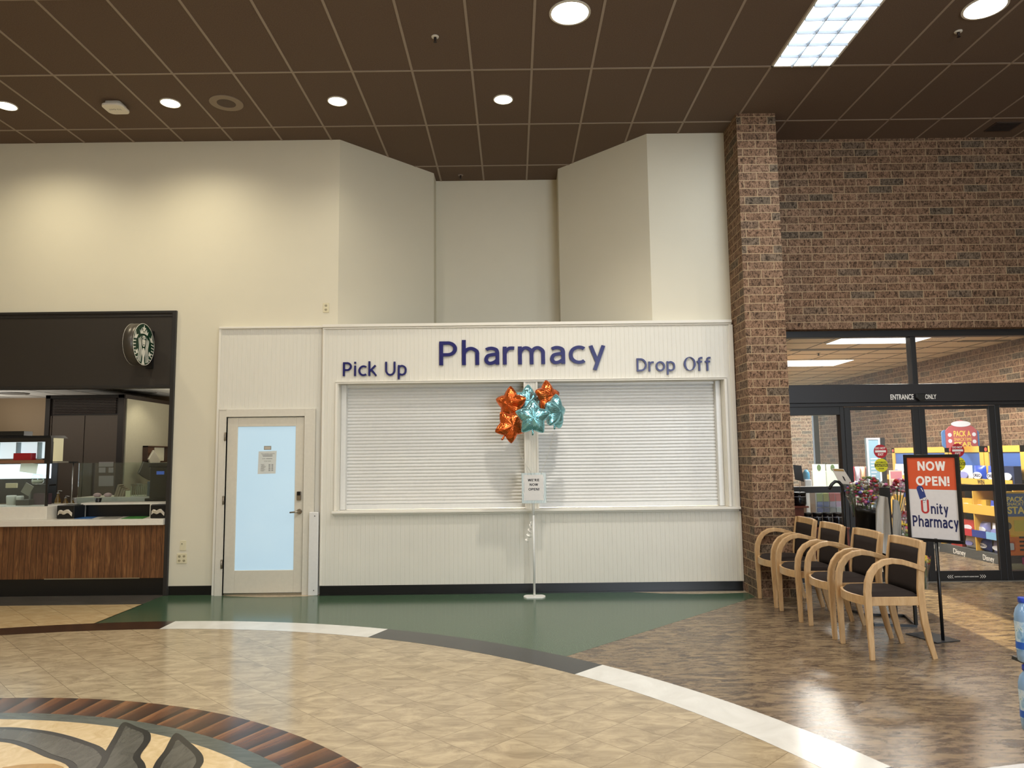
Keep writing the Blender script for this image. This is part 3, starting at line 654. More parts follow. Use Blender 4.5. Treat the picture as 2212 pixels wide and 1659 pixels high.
# ---- door
FROST = None
def door():
    global FROST
    b = NB('frosted_lit_glass'); v = b.uv(); n = b.noise(v, 1.2, 2)
    b.done(srgb('#a9bfcb'), 0.22, 0, 0.5); b.l(b.ramp(n, [(0.3, '#b9dcf2'), (0.7, '#c6e4f5')]), b.b.inputs['Emission Color']); b.b.inputs['Emission Strength'].default_value = 0.45
    FROST = b.m
    DP = mat('door_paint_greige', '#d3ccbb', 0.4)
    d = thing('door_1', '', '', (-2.91, YD, 0)); del d['label']; del d['category']; struct(d)
    f = MB()
    f.box(-3.465, -3.375, YD - 0.035, YD, 0, 2.15); f.box(-2.455, -2.33, YD - 0.035, YD, 0, 2.15); f.box(-3.375, -2.455, YD - 0.035, YD, 2.06, 2.15)
    f.box(-3.385, -3.375, YD - 0.04, YD + 0.06, 0, 2.06); f.box(-2.455, -2.445, YD - 0.04, YD + 0.06, 0, 2.06)
    f.box(-3.47, -3.375, YD - 0.04, YD - 0.035, 2.14, 2.155); f.build('door_frame', mat('frame_paint', '#d6d0c1', 0.4), d, world=True, bevel=0.005)
    l = MB(); yf, yb = YD - 0.012, YD + 0.035
    l.box(-3.370, -3.247, yf, yb, 0.025, 2.052); l.box(-2.565, -2.460, yf, yb, 0.025, 2.052); l.box(-3.247, -2.565, yf, yb, 1.945, 2.052); l.box(-3.247, -2.565, yf, yb, 0.025, 0.282)
    leaf = l.build('door_leaf', DP, d, world=True, bevel=0.004)
    g = MB(); g.box(-3.250, -2.562, yf + 0.012, yf + 0.02, 0.279, 1.948); g.build('glass_pane', FROST, leaf, world=True)
    g = MB(); g.box(-3.36, -2.46, yf - 0.006, yb, 0.0, 0.024); g.build('threshold', STEEL, d, world=True)
    for z in (1.83, 1.09, 0.36):
        h = MB(); h.lathe([(0.007, -0.05), (0.007, 0.05)], 10, (-3.385, YD - 0.045, z)); h.box(-3.395, -3.375, YD - 0.045, YD - 0.03, z - 0.05, z + 0.05); h.build('hinge', CHROME, d, world=True)
    h = MB(); h.prism(rrect(-2.533, -2.485, 1.078, 1.182, 0.01), yf - 0.022, yf); db = h.build('deadbolt', CHROME, leaf, world=True)
    h = MB(); h.prism(rrect(-2.529, -2.489, 1.135, 1.178, 0.006), yf - 0.027, yf - 0.02); h.build('keypad', BLACKP, leaf, world=True)
    h = MB(); h.lathe([(0.016, -0.034), (0.018, -0.02)], 16, (-2.509, yf, 1.105), 'y'); h.build('thumb_turn', CHROME, leaf, world=True)
    h = MB(); h.lathe([(0.028, -0.012), (0.032, -0.002), (0.032, 0)], 20, (-2.505, yf, 0.948), 'y'); h.lathe([(0.011, -0.055), (0.011, -0.01)], 12, (-2.505, yf, 0.948), 'y')
    h.tube([(-2.505, yf - 0.052, 0.948), (-2.54, yf - 0.056, 0.947), (-2.60, yf - 0.055, 0.942)], [0.011, 0.010, 0.009], 8)
    h.build('lever_handle', CHROME, leaf, world=True)
    s = MB(); s.box(-2.43, -2.405, YD - 0.045, YD - 0.035, 0.02, 0.06)
door()
PAPER = mat('paper_white', '#cfd2cd', 0.7); INK = mat('printed_ink', '#26282b', 0.7)
yN = YD - 0.0005
nt_ = thing('paper_notice', 'printed opening hours notice taped on the frosted door glass', 'notice', (-2.90, yN, 1.388))
b = MB(); b.hexa([(-3.006, yN, 1.388), (-2.796, yN, 1.392), (-2.796, yN + 0.001, 1.392), (-3.006, yN + 0.001, 1.388), (-3.0, yN, 1.652), (-2.788, yN, 1.657), (-2.788, yN + 0.001, 1.657), (-3.0, yN + 0.001, 1.652)]); b.build('sheet', PAPER, nt_, world=True)
for s, x0, x1, z in [('UNITY PHARMACY LOCATION', -2.972, -2.812, 1.624), ('PHONE:', -2.955, -2.918, 1.566), ('STORE HOURS', -2.935, -2.853, 1.537)] + [(d_, -2.97, -2.97 + 0.0066 * len(d_), 1.498 - 0.0122 * k) for k, d_ in enumerate(('MONDAY', 'TUESDAY', 'WEDNESDAY', 'THURSDAY', 'FRIDAY', 'SATURDAY', 'SUNDAY'))]:
    text(s, (x0, x1, z - 0.0035, z + 0.0045), yN, 0.0004, INK, nt_, name='printed_line', world=True)
# lines too blurred to read in the photograph
for x0, x1, z in [(-2.956, -2.836, 1.609), (-2.95, -2.836, 1.595), (-2.91, -2.838, 1.566)] + [(-2.88, -2.857, 1.498 - 0.0122 * k) for k in range(7)] + [(-2.846, -2.825, 1.498 - 0.0122 * k) for k in range(7)]:
    b = MB(); b.box(x0, x1, yN - 0.0004, yN, z - 0.0022, z + 0.0030); b.build('printed_line', mat('faded_ink', '#5d6062', 0.7), nt_, world=True)
b = MB(); b.box(-2.938, -2.853, yN - 0.001, yN + 0.001, 1.67, 1.715); o = b.build('clear_tape_label', mat('label_grey', '#8f8d84', 0.6)); tag(o, 'small grey card taped above the hours notice on the door', 'label')
b2 = MB(); b2.box(-2.93, -2.861, yN - 0.0015, yN - 0.001, 1.677, 1.705); b2.build('printed_field', mat('label_pale', '#b9afa0', 0.6), o, world=True)
# corner guard strip
b = MB(); b.box(-2.373, -2.262, YD - 0.085, YD - 0.035, 0.0, 0.945); g_ = b.build('corner_guard', mat('guard_white_plastic', '#dddbd6', 0.35), bevel=0.008); tag(g_, 'white plastic bumper guard standing low beside the door frame', 'wall guard')
for z in (0.9, 0.06):
    h = MB(); h.lathe([(0.006, -0.002), (0.006, 0.001)], 10, (-2.305, YD - 0.085, z), 'y'); h.build('screw', BLACKM, g_, world=True)

# ---- outlets
def outlet(x, z, w, hgt, label, sock, group=None):
    t = thing('wall_outlet', label, 'outlet', (x, YW, z), group=group); b = MB(); b.prism(rrect(-w / 2, w / 2, -hgt / 2, hgt / 2, 0.006), -0.008, 0); b.build('cover_plate', IVORY, t, bevel=0.002)
    for (sx, sz) in sock:
        b = MB(); b.prism(rrect(sx - 0.016, sx + 0.016, sz - 0.014, sz + 0.014, 0.012), -0.010, -0.007); s = b.build('socket', mat('ivory_socket', '#b3a988', 0.4), t)
        b = MB(); b.box(sx - 0.009, sx - 0.006, -0.0112, -0.010, sz - 0.006, sz + 0.006); b.box(sx + 0.006, sx + 0.009, -0.0112, -0.010, sz - 0.005, sz + 0.006); b.prism(circle(sx, sz - 0.009, 0.003, 8), -0.0112, -0.010); b.build('slots', BLACKP, s)
    return t
outlet(-2.243, 3.372, 0.075, 0.115, 'ivory double outlet high on the wall left of the alcove', [(0, 0.025), (0, -0.025)])
outlet(-3.885, 0.42, 0.115, 0.115, 'ivory four socket outlet low on the wall beside the cafe', [(-0.027, 0.025), (0.027, 0.025), (-0.027, -0.025), (0.027, -0.025)])
t = thing('wall_plate', 'ivory blank plate with one jack above the four socket outlet', 'wall plate', (-3.875, YW, 0.567)); b = MB(); b.prism(rrect(-0.035, 0.035, -0.057, 0.057, 0.006), -0.008, 0); b.build('cover_plate', IVORY, t, bevel=0.002)
b = MB(); b.prism(circle(-0.012, 0.02, 0.006, 12), -0.0095, -0.007); b.build('jack', BLACKP, t)

# ---- ceiling fixtures
GL_W = glow('downlight_glow_warm', '#fff3d8', 14.0); GL_C = glow('downlight_glow_white', '#fff8f0', 14.0); TRIMW = mat('trim_white_metal', '#d9d3c6', 0.4)
def downlight(px, py, r, gm, label, energy, col, spot=1.9, blend=0.8):
    p = onZ(px, py, CEIL); t = thing('recessed_downlight', label, 'ceiling light', (p.x, p.y, CEIL), group='recessed ceiling downlights')
    b = MB(); n = 32; V = []; F = []
    for (rr, z) in ((r * 1.12, 0.0), (r * 1.12, -0.008), (r, -0.010), (r, 0.0)): V += [(rr * math.cos(2 * PI * i / n), rr * math.sin(2 * PI * i / n), z) for i in range(n)]
    for j in range(3): F += [(j * n + i, j * n + (i + 1) % n, (j + 1) * n + (i + 1) % n, (j + 1) * n + i) for i in range(n)]
    b.add(V, F); b.build('trim_ring', TRIMW, t)
    b = MB(); b.lathe([(r, -0.006), (r, -0.003)], 32); b.build('lens', gm, t)
    lamp('SPOT', 'downlight_beam', (p.x, p.y, CEIL - 0.03), energy, col, spot_size=spot, spot_blend=blend, shadow_soft_size=0.06)
    return p
WARM = (1.0, 0.90, 0.68)
downlight(14, 228, 0.098, GL_W, 'small glowing downlight nearest the left edge of the ceiling', 118, WARM, 2.65, 1.0)
downlight(368, 222, 0.098, GL_W, 'small glowing downlight between the access point and the speaker', 118, WARM, 2.65, 1.0)
downlight(729, 218, 0.098, GL_W, 'small glowing downlight above the corner of the pharmacy alcove', 55, (1.0, 0.92, 0.76), 2.4, 1.0)
downlight(1087, 214, 0.098, GL_W, 'small glowing downlight in front of the pharmacy alcove', 9, (1.0, 0.93, 0.8))
downlight(1231, 27, 0.165, GL_C, 'large glowing downlight at the top centre of the ceiling', 300, (1.0, 0.93, 0.84), 2.4)
downlight(2128, 15, 0.165, GL_C, 'large glowing downlight right of the fluorescent fixture', 140, (1.0, 0.9, 0.8), 2.4)
# speaker ring
p = onZ(489, 222, CEIL); t = thing('ceiling_speaker', 'flush round ceiling speaker with a wide taupe rim', 'speaker', (p.x, p.y, CEIL))
b = MB(); n = 40; V = []; F = []
for (rr, z) in ((0.178, 0.0), (0.178, -0.008), (0.10, -0.010), (0.10, -0.002)): V += [(rr * math.cos(2 * PI * i / n), rr * math.sin(2 * PI * i / n), z) for i in range(n)]
for j in range(3): F += [(j * n + i, j * n + (i + 1) % n, (j + 1) * n + (i + 1) % n, (j + 1) * n + i) for i in range(n)]
b.add(V, F); b.build('rim', mat('speaker_rim_taupe', '#8d7c6a', 0.6), t); b = MB(); b.lathe([(0.10, -0.005), (0.10, -0.001)], 32); b.build('grille', mat('speaker_cloth', '#5d4f44', 0.9), t)
# access point
p = onZ(250, 231, CEIL - 0.03); t = thing('wireless_access_point', 'white rounded wireless unit with writing on the ceiling', 'access point', (p.x, p.y, CEIL))
b = MB(); b.prism(rrect(-0.085, 0.085, -0.085, 0.085, 0.03), -0.03, 0, 'z'); b.build('mount', mat('ap_mount', '#c9c2b4', 0.5), t)
b = MB(); b.prism(rrect(-0.115, 0.115, -0.115, 0.115, 0.06, 8), -0.062, -0.035, 'z'); hs = b.build('housing', mat('ap_white', '#e9e2d4', 0.4), t, bevel=0.006)
V, F = text_mesh('TO EXIT', 0.0)
b = MB(); s_ = 0.14 / max(v[0] for v in V); b.add([(0.07 - v[0] * s_, -0.02 + v[1] * s_, -0.0625) for v in V], F); b.build('handwriting', INK, t)
# sprinklers
def sprinkler(px, py, label, dark=False):
    p = onZ(px, py, CEIL); t = thing('sprinkler_head', label, 'sprinkler', (p.x, p.y, CEIL), group='ceiling sprinkler heads')
    b = MB(); b.lathe([(0.036, 0.0), (0.034, -0.008), (0.018, -0.01)], 20); b.build('escutcheon', TRIMW if not dark else mat('taupe_cup', '#8d7d70', 0.5), t)
    b = MB(); b.lathe([(0.013, -0.005), (0.013, -0.03), (0.008, -0.034), (0.008, -0.05)], 12); b.lathe([(0.016, -0.052), (0.016, -0.055)], 12); b.build('nozzle', mat('dark_bronze', '#2c2220', 0.4, 0.6), t)
sprinkler(940, 79, 'sprinkler head near the large centre downlight')
sprinkler(2070, 68, 'sprinkler head below the right downlight')
sprinkler(995, 378, 'sprinkler head deep inside the pharmacy alcove', True)
# troffer with parabolic louvres
TX0, TX1 = -0.378 + 0.6096 * 5, -0.378 + 0.6096 * 6; TY0, TY1 = 7.015 - 1.2192, 7.015
t = thing('fluorescent_fixture', 'bright rectangular fluorescent ceiling fixture with louvre grid', 'ceiling light', ((TX0 + TX1) / 2, (TY0 + TY1) / 2, CEIL))
b = MB(); w = TX1 - TX0; l = TY1 - TY0; b.box(-w / 2, -w / 2 + 0.02, -l / 2, l / 2, -0.012, 0.0); b.box(w / 2 - 0.02, w / 2, -l / 2, l / 2, -0.012, 0.0); b.box(-w / 2, w / 2, -l / 2, -l / 2 + 0.02, -0.012, 0); b.box(-w / 2, w / 2, l / 2 - 0.02, l / 2, -0.012, 0); b.build('housing', TRIMW, t)
b = MB(); b.box(-w / 2 + 0.02, w / 2 - 0.02, -l / 2 + 0.02, l / 2 - 0.02, -0.003, -0.001); b.build('diffuser', glow('troffer_glow', '#e9f4ff', 5.0), t)
b = MB(); LV = mat('louvre_aluminium', '#aab2ba', 0.35, 0.3)
for k in range(1, 6): y = -l / 2 + l * k / 6; b.prism([(y - 0.012, -0.004), (y + 0.012, -0.004), (y + 0.003, -0.03), (y - 0.003, -0.03)], -w / 2 + 0.02, w / 2 - 0.02, 'x')
for k in (1, 2): x = -w / 2 + w * k / 3; b.prism([(x - 0.012, -0.004), (x + 0.012, -0.004), (x + 0.003, -0.03), (x - 0.003, -0.03)], -l / 2 + 0.02, l / 2 - 0.02, 'y')
b.build('louvre', LV, t)
# vent
p = onZ(2167, 273, CEIL); t = thing('air_vent', 'dark slatted air vent in the ceiling above the brick wall', 'vent', (p.x, p.y, CEIL))
b = MB(); frame_b = b.box(-0.16, 0.16, -0.12, 0.12, -0.008, 0); b.build('vent_frame', mat('vent_brown', '#40332b', 0.6), t)
b = MB()
for k in range(8): y = -0.095 + k * 0.027; b.box(-0.14, 0.14, y - 0.006, y + 0.006, -0.012, -0.008)
b.build('slats', mat('vent_dark', '#241c18', 0.6), t)

# ================================================================== cafe on the left
CX = -4.10
FASC = mat('cafe_fascia_brown', '#2d261e', 0.6); FTRIM = mat('cafe_trim_dark', '#262320', 0.45)
b = MB(); b.box(-10.2, -4.06, YW - 0.01, YW + 0.10, 2.43, 3.335); b.build('cafe_fascia', FASC, keep=True)
fa = bpy.data.objects['cafe_fascia']; tag(fa, 'large blank dark brown fascia panel above the cafe counter', 'fascia')
b = MB(); b.box(-10.2, -4.035, YW - 0.03, YW + 0.12, 3.325, 3.355); b.box(-10.2, -4.06, YW - 0.02, YW + 0.12, 2.425, 2.455); b.box(-4.085, -4.035, YW - 0.03, YW + 0.12, 0, 3.33)
b.box(-10.2, -4.085, YW - 0.018, YW, 3.285, 3.30)
struct(b.build('trim_4', FTRIM, keep=True, bevel=0.003))
# room of the cafe
CAFW = m_wallpaint('cafe_wall_tan', '#9a8468'); CAFC = m_wallpaint('cafe_ceiling_white', '#d8d5cc', 0.8)
YQ = 13.0; zc = onY(50, 860, YQ).z
b = MB(); b.box(-10.3, -3.9, YQ, YQ + 0.1, 0, zc + 0.1); struct(b.build('wall_cafe_back', CAFW, keep=True))
b = MB(); b.box(-4.0, -3.9, YW + 0.12, YQ, 0, zc + 0.1); struct(b.build('wall_cafe_right', CAFW, keep=True))
b = MB(); b.box(-10.3, -3.9, YW + 0.10, YQ + 0.1, zc, zc + 0.06); cc_ = struct(b.build('ceiling_cafe', CAFC, keep=True))
b = MB()
for i in range(11): x = -10.2 + 0.6096 * i; b.box(x - 0.008, x + 0.008, YW + 0.1, YQ, zc - 0.003, zc + 0.001)
for j in range(5): y = 8.9 + 1.0 * j; b.box(-10.2, -4.0, y - 0.008, y + 0.008, zc - 0.003, zc + 0.001)
b.build('grid', mat('cafe_grid_grey', '#9c9a94', 0.5), cc_)
for (px, py, lb) in ((303, 847, 'round ceiling air diffuser above the cafe, toward its right end'), (25, 849, 'round ceiling air diffuser above the cafe at the picture edge')):
    p = onZ(px, py, zc); b = MB(); b.lathe([(0.26, 0), (0.25, -0.012), (0.18, -0.012), (0.17, -0.004), (0.10, -0.016), (0.02, -0.02)], 24, (p.x, p.y, zc)); tag(b.build('air_diffuser', mat('diffuser_grey', '#6d6a64', 0.5)), lb, 'diffuser')
# counter
WOODS = None
bb_ = NB('walnut_slats'); v = bb_.uv(); r, msk, rc = bb_.cells(v, 0.0665, 8.0, 0.0, 0.004)
m_ = bb_.n('ShaderNodeMapping'); bb_.l(v, m_.inputs[0]); m_.inputs['Scale'].default_value = (7, 0.8, 1)
ad = bb_.n('ShaderNodeVectorMath', operation='ADD'); bb_.l(m_.outputs[0], ad.inputs[0]); bb_.l(rc, ad.inputs[1])
nn = bb_.noise(ad.outputs[0], 4.5, 6, 0.6, 1.2); c_ = bb_.ramp(nn, [(0.3, '#54351f'), (0.5, '#7b5130'), (0.72, '#9e7144')])
c_ = bb_.mix(bb_.math('MULTIPLY', r, 0.55), c_, srgb('#53341e')); c_ = bb_.mix(msk, c_, srgb('#1d110a')); WOODS = bb_.done(c_, 0.45, 0, 0.4)
t = thing('cafe_counter', 'long cafe counter with white top and vertical walnut slats', 'counter', (-7.1, 8.9, 0))
b = MB(); b.box(-10.1, -4.09, 8.53, 9.25, 0.812, 0.882); b.build('worktop', mat('counter_white_solid', '#e3ddcf', 0.3), t, world=True, bevel=0.004)
b = MB(); b.box(-10.1, -4.088, 8.60, 9.2, 0.2, 0.812); b.build('slatted_front', WOODS, t, world=True)
b = MB(); b.box(-10.1, -4.088, 8.63, 9.2, 0.0, 0.2); b.build('toe_kick', BLACKV, t, world=True)
b = MB(); b.box(onY(96, 1252, 8.6).x, onY(302, 1250, 8.6).x, 8.592, 8.6, 0.196, 0.206); b.build('metal_strip', STEEL, t, world=True)
WC = MATS['counter_white_solid']
x0, x1, z0, z1 = rectY(-40, 1096, 100, 1123, 8.62); b = MB(); b.box(-10.1, x1, 8.62, 9.25, 0.882, z1); tag(b.build('pastry_case_plinth', WC, bevel=0.004), 'white raised block on the counter under the pastry case', 'plinth')
# pastry case, open glass box with lit inside
t = thing('pastry_case', 'lit glass pastry case with black frame at the left of the counter', 'display case', (-7.4, 9.05, z1))
ZB = z1; X1 = onY(108, 1000, 8.72).x; ZT = onY(100, 946, 8.72).z; zs = onY(50, 994, 8.72).z; zs2 = onY(50, 1001, 8.72).z
b = MB(); b.box(-10.1, X1, 8.72, 8.76, ZT - 0.045, ZT); b.box(X1 - 0.07, X1, 8.72, 8.77, zs2, ZT - 0.045); b.box(-8.9, -8.82, 8.72, 8.77, ZB, ZT); b.box(X1 - 0.04, X1 - 0.015, 8.72, 8.745, ZB, zs2); b.build('case_frame', mat('case_black', '#1b1713', 0.4), t, world=True)
b = MB(); x0, x1_, z0, zt = rectY(0, 936, 130, 946, 8.8); b.hexa([(-10.1, 8.72, ZT), (X1, 8.72, ZT), (X1 + 0.02, 9.02, ZT + 0.0), (-10.1, 9.02, ZT + 0.0), (-10.1, 8.75, ZT + 0.03), (X1 - 0.03, 8.75, ZT + 0.03), (X1 - 0.01, 9.0, ZT + 0.035), (-10.1, 9.0, ZT + 0.035)]); b.build('top', BLACKM, t, world=True)
b = MB(); b.box(-10.1, X1 - 0.01, 8.77, 8.95, zs2, zs); b.build('upper_shelf', mat('shelf_copper_brown', '#8a6148', 0.4), t, world=True)
b = MB(); b.box(X1 - 0.004, X1 + 0.002, 8.77, 8.96, zs2 + 0.02, ZT); b.build('side_panel', glow('side_sheen_glow', '#cfc59a', 0.45), t, world=True)  # cream glow stands in for light reflected off the case side
b = MB(); b.box(X1 + 0.0, X1 + 0.05, 8.77, 9.0, zs2, zs2 + 0.022); b.build('side_ledge', mat('ledge_grey', '#8e8878', 0.5), t, world=True)
b = MB(); b.box(-10.1, X1 - 0.36, 9.44, 9.46, ZB, zs2); b.build('back_panel', mat('case_back_dark', '#1d1c1b', 0.5), t, world=True)
b = MB(); b.box(-10.1, X1 - 0.005, 8.95, 8.96, zs + 0.02, ZT - 0.04); b.build('backlit_panel', glow('case_light_white', '#dfeef2', 0.75), t, world=True)
b = MB(); b.box(-10.1, X1 - 0.24, 9.12, 9.13, zs2 - 0.19, zs2 - 0.01); b.build('light_tube_panel', glow('case_light_blue', '#e6f1ff', 1.3), t, world=True)
b = MB(); b.box(-10.1, X1 - 0.02, 8.725, 8.73, ZB, zs2); b.build('front_glass', glass('case_glass', (0.9, 0.95, 0.93), 0.3), t, world=True)
for k in range(4): x = X1 - 0.25 - k * 0.26; b = MB(); b.box(x - 0.004, x + 0.004, 8.86, 8.94, zs + 0.01, ZT - 0.045); b.build('divider', mat('clear_acrylic_edge', '#8fa0a4', 0.2), t, world=True)
lamp('AREA', 'pastry_case_light', (X1 - 0.8, 8.9, zs2 - 0.02), 3, (0.92, 0.97, 1.0), shape='RECTANGLE', size=1.4, size_y=0.15)
# upper black box on the case
x0, x1, z0, z1 = rectY(-30, 932, 49, 942, 8.8); b = MB(); b.box(-10.1, x1, 8.82, 8.98, ZT + 0.036, z1); tag(b.build('menu_board_box', BLACKP), 'flat black box lying on top of the pastry case', 'box')
def pbox(name, px, Y, D, m, label, cat, group=None, zbase=None, bevel=0.003, tilt=0.0):
    x0, x1, z0, z1 = rectY(*px, Y)
    if zbase is not None: z0 = zbase
    b = MB(); b.box(x0, x1, Y, Y + D, z0, z1); o = b.build(name, m, bevel=bevel)
    if tilt: o.rotation_euler = (0, tilt, 0)
    return tag(o, label, cat, group)
RED = mat('red_foil', '#a8121c', 0.25); CRD = mat('card_grey', '#8c897e', 0.6)
pbox('red_packet', (29, 979, 66, 991), 8.79, 0.1, RED, 'shiny red packet on the upper shelf of the pastry case', 'packet', zbase=zs)
pbox('menu_card', (42, 1000, 78, 1021), 9.1, 0.01, mat('card_white', '#e9e7d8', 0.6), 'bright white price card inside the pastry case', 'card', tilt=0.15)
pbox('price_card', (44, 1044, 62, 1067), 8.85, 0.01, CRD, 'tilted grey card leaning inside the pastry case', 'card', tilt=0.5)
for (px, lb) in (((3, 1071, 22, 1088), 'left pale cup pack on the bottom of the pastry case'), ((24, 1072, 38, 1088), 'right pale cup pack on the bottom of the pastry case')):
    x0, x1, z0, z1 = rectY(*px, 8.95); b = MB(); r_ = (x1 - x0) / 2; b.lathe([(r_ * 0.85, 0), (r_, z1 - ZB - 0.02), (r_ * 0.9, z1 - ZB)], 20, ((x0 + x1) / 2, 9.05, ZB)); tag(b.build('yogurt_cup', mat('cup_pale_grey', '#b8b6aa', 0.5)), lb, 'cup', 'cups in the pastry case')
pbox('sandwich_tray', (34, 1080, 62, 1092), 8.9, 0.25, mat('tray_dark', '#3b3733', 0.4), 'dark packaged tray on the bottom of the pastry case', 'tray', zbase=ZB)
pbox('product_label', (12, 1044, 36, 1054), 8.9, 0.02, mat('label_cream', '#d8c9a4', 0.6), 'cream and orange product label in the pastry case', 'label')
# blender jar seen through the case
x0, x1, z0, z1 = rectY(56, 1028, 84, 1046, 9.0)
t = thing('glass_jar', 'clear glass jar standing on the dark stand in the pastry case', 'jar', ((x0 + x1) / 2, 9.1, z0)); b = MB(); b.lathe([(0.05, 0), (0.07, 0.02), (0.07, z1 - z0), (0.05, z1 - z0 + 0.02)], 18); b.build('jar_body', glass('jar_glass', (0.85, 0.88, 0.84), 0.6), t); b = MB(); b.lathe([(0.045, 0.004), (0.06, 0.02), (0.06, 0.05)], 18); b.build('contents', mat('jar_sugar', '#d9d4c0', 0.6), t)
x0, x1, z0, z1 = rectY(66, 1047, 98, 1093, 8.98); t = thing('drink_stand', 'dark glass-sided stand holding packets at the right of the pastry case', 'stand', ((x0 + x1) / 2, 9.05, ZB)); w = (x1 - x0) / 2
b = MB(); b.box(-w, w, -0.08, 0.12, z1 - ZB - 0.02, z1 - ZB); b.build('shelf', BLACKP, t)
for sx in (-1, 1):
    b = MB(); b.box(sx * w - 0.008, sx * w + 0.008, -0.08, -0.06, 0, z1 - ZB); b.build('post', mat('post_grey', '#7d8182', 0.3, 0.5), t)
b = MB(); b.box(-w * 0.7, w * 0.8, -0.05, 0.08, 0, (z1 - ZB) * 0.55); b.build('packets', mat('packet_plum', '#4d3840', 0.5), t)

# dark cabinet block at the back: louvred head, two tall doors, grey side wall
BX0, BX1, BY0, BY1 = onY(97, 900, 11).x, -5.93, 11.0, 12.98; BZ = onY(180, 853, 11).z
CABF = mat('cabinet_frame_espresso', '#1f1611', 0.45); CABD = mat('cabinet_door_taupe', '#4a3f35', 0.5)
t = thing('tall_cabinet', 'tall dark cabinet block with louvred head behind the cafe counter', 'cabinet', ((BX0 + BX1) / 2, BY0, 0))
b = MB(); b.box(BX0, BX1 - 0.01, BY0 + 0.04, BY1, 0, BZ); b.box(BX0, BX0 + 0.07, BY0, BY0 + 0.05, 0, BZ); b.box(BX1 - 0.09, BX1 + 0.0, BY0 - 0.0, BY0 + 0.05, 0, BZ); b.box(BX0, BX1, BY0, BY0 + 0.05, BZ - 0.05, BZ)
b.box(BX0 - 0.06, BX0, BY0 + 0.3, BY1, 0, BZ - 0.06); b.build('carcass', CABF, t, world=True)
zl = onY(180, 896, 11).z; b = MB(); k = zl + 0.02
while k < BZ - 0.06: b.box(BX0 + 0.11, BX1 - 0.13, BY0 + 0.01, BY0 + 0.05, k, k + 0.012); k += 0.024
b.build('louvre', mat('louvre_brown', '#2c1b14', 0.35), t, world=True)
xm = onY(180, 950, 11).x; xa = onY(109, 950, 11).x; xb = onY(252, 950, 11).x
for (a, c, nm) in ((BX0 + 0.075, xa - 0.006, 'side_strip'), (xa + 0.006, xm - 0.006, 'door'), (xm + 0.006, xb - 0.006, 'door'), (xb + 0.006, BX1 - 0.10, 'side_strip')):
    b = MB(); b.box(a, c, BY0 + 0.015, BY0 + 0.04, 0.05, zl - 0.01); b.build(nm, CABD, t, world=True, bevel=0.003)
b = MB(); b.box(BX1 - 0.01, BX1 + 0.015, BY0 + 0.06, BY1 - 0.08, 0.9, BZ - 0.06); b.build('side_panel', mat('side_panel_grey', '#a9a58f', 0.4, 0.2), t, world=True)
b = MB(); b.box(BX1 - 0.01, BX1 + 0.02, BY0, BY1, BZ - 0.06, BZ); b.box(BX1 - 0.01, BX1 + 0.03, BY1 - 0.08, BY1, 0, BZ); b.build('side_trim', CABF, t, world=True)
lamp('SPOT', 'cafe_wall_washer', (-5.35, 11.2, zc - 0.03), 26, (1, 0.9, 0.7), spot_size=1.7, spot_blend=0.7, shadow_soft_size=0.03, rot=(math.radians(12), math.radians(22), 0))
# papers pinned on the cabinet door
for k, (px, lb) in enumerate([((213, 998, 244, 1008), 'pale sheet pinned topmost on the taupe cabinet door'), ((213, 1010, 227, 1021), 'small pale sheet at the left of the pinned pair'), ((234, 1010, 244, 1021), 'small pale sheet at the right of the pinned pair'), ((213, 1028, 244, 1050), 'larger faded sheet pinned lowest on the cabinet door')]):
    x0, x1, z0, z1 = rectY(*px, 11.0); b = MB(); b.box(x0, x1, 11.008, 11.013, z0, z1); tag(b.build('pinned_sheet', mat('sheet_lilac_grey', '#85807f', 0.7)), lb, 'paper', 'sheets pinned on the cabinet')
# framed board and hanging bags on the side wall
p0 = onX(309, 963, BX1 + 0.02); p1 = onX(353, 998, BX1 + 0.02)
t = thing('wall_frame', 'square framed holder with bright foil on the grey side panel', 'frame', (BX1 + 0.016, (p0.y + p1.y) / 2, p1.z)); hw = abs(p1.y - p0.y) / 2; hh = p0.z - p1.z
b = MB()
for (ya, yb, za, zb) in ((-hw, hw, hh - 0.02, hh), (-hw, hw, 0, 0.02), (-hw, -hw + 0.02, 0, hh), (hw - 0.02, hw, 0, hh)): b.box(0, 0.08, ya, yb, za, zb)
b.build('frame_border', mat('frame_dark_wood', '#3a2518', 0.4), t); b = MB(); b.box(0.002, 0.012, -hw + 0.02, 0, 0.02, hh - 0.02); b.build('inner_panel', mat('inner_brown', '#6a4a34', 0.5), t)
b = MB(); b.box(0.002, 0.02, 0, hw - 0.02, 0.02, hh - 0.02); b.build('foil_sheet', mat('foil_pale', '#e6e3c6', 0.25, 0.2), t)
def hang(pts_px, X, m, name, label, d=0.03, cat='bag'):
    P = [onX(x, y, X) for x, y in pts_px]; b = MB(); b.prism([(p.y, p.z) for p in P], X, X + d, 'x'); return tag(b.build(name, m, bevel=0.006), label, cat)
hang([(329, 972), (343, 996), (334, 1022), (326, 1016), (318, 992)], -5.835, mat('bag_silver', '#c3c0ae', 0.3, 0.3), 'silver_bag', 'crumpled pale silver bag hanging from the framed holder')
hang([(307, 997), (315, 998), (326, 1022), (321, 1038), (306, 1030), (296, 1022)], -5.806, mat('bag_black', '#31332d', 0.35), 'oven_mitt', 'black square hot pad hanging below the framed holder', cat='hot pad')

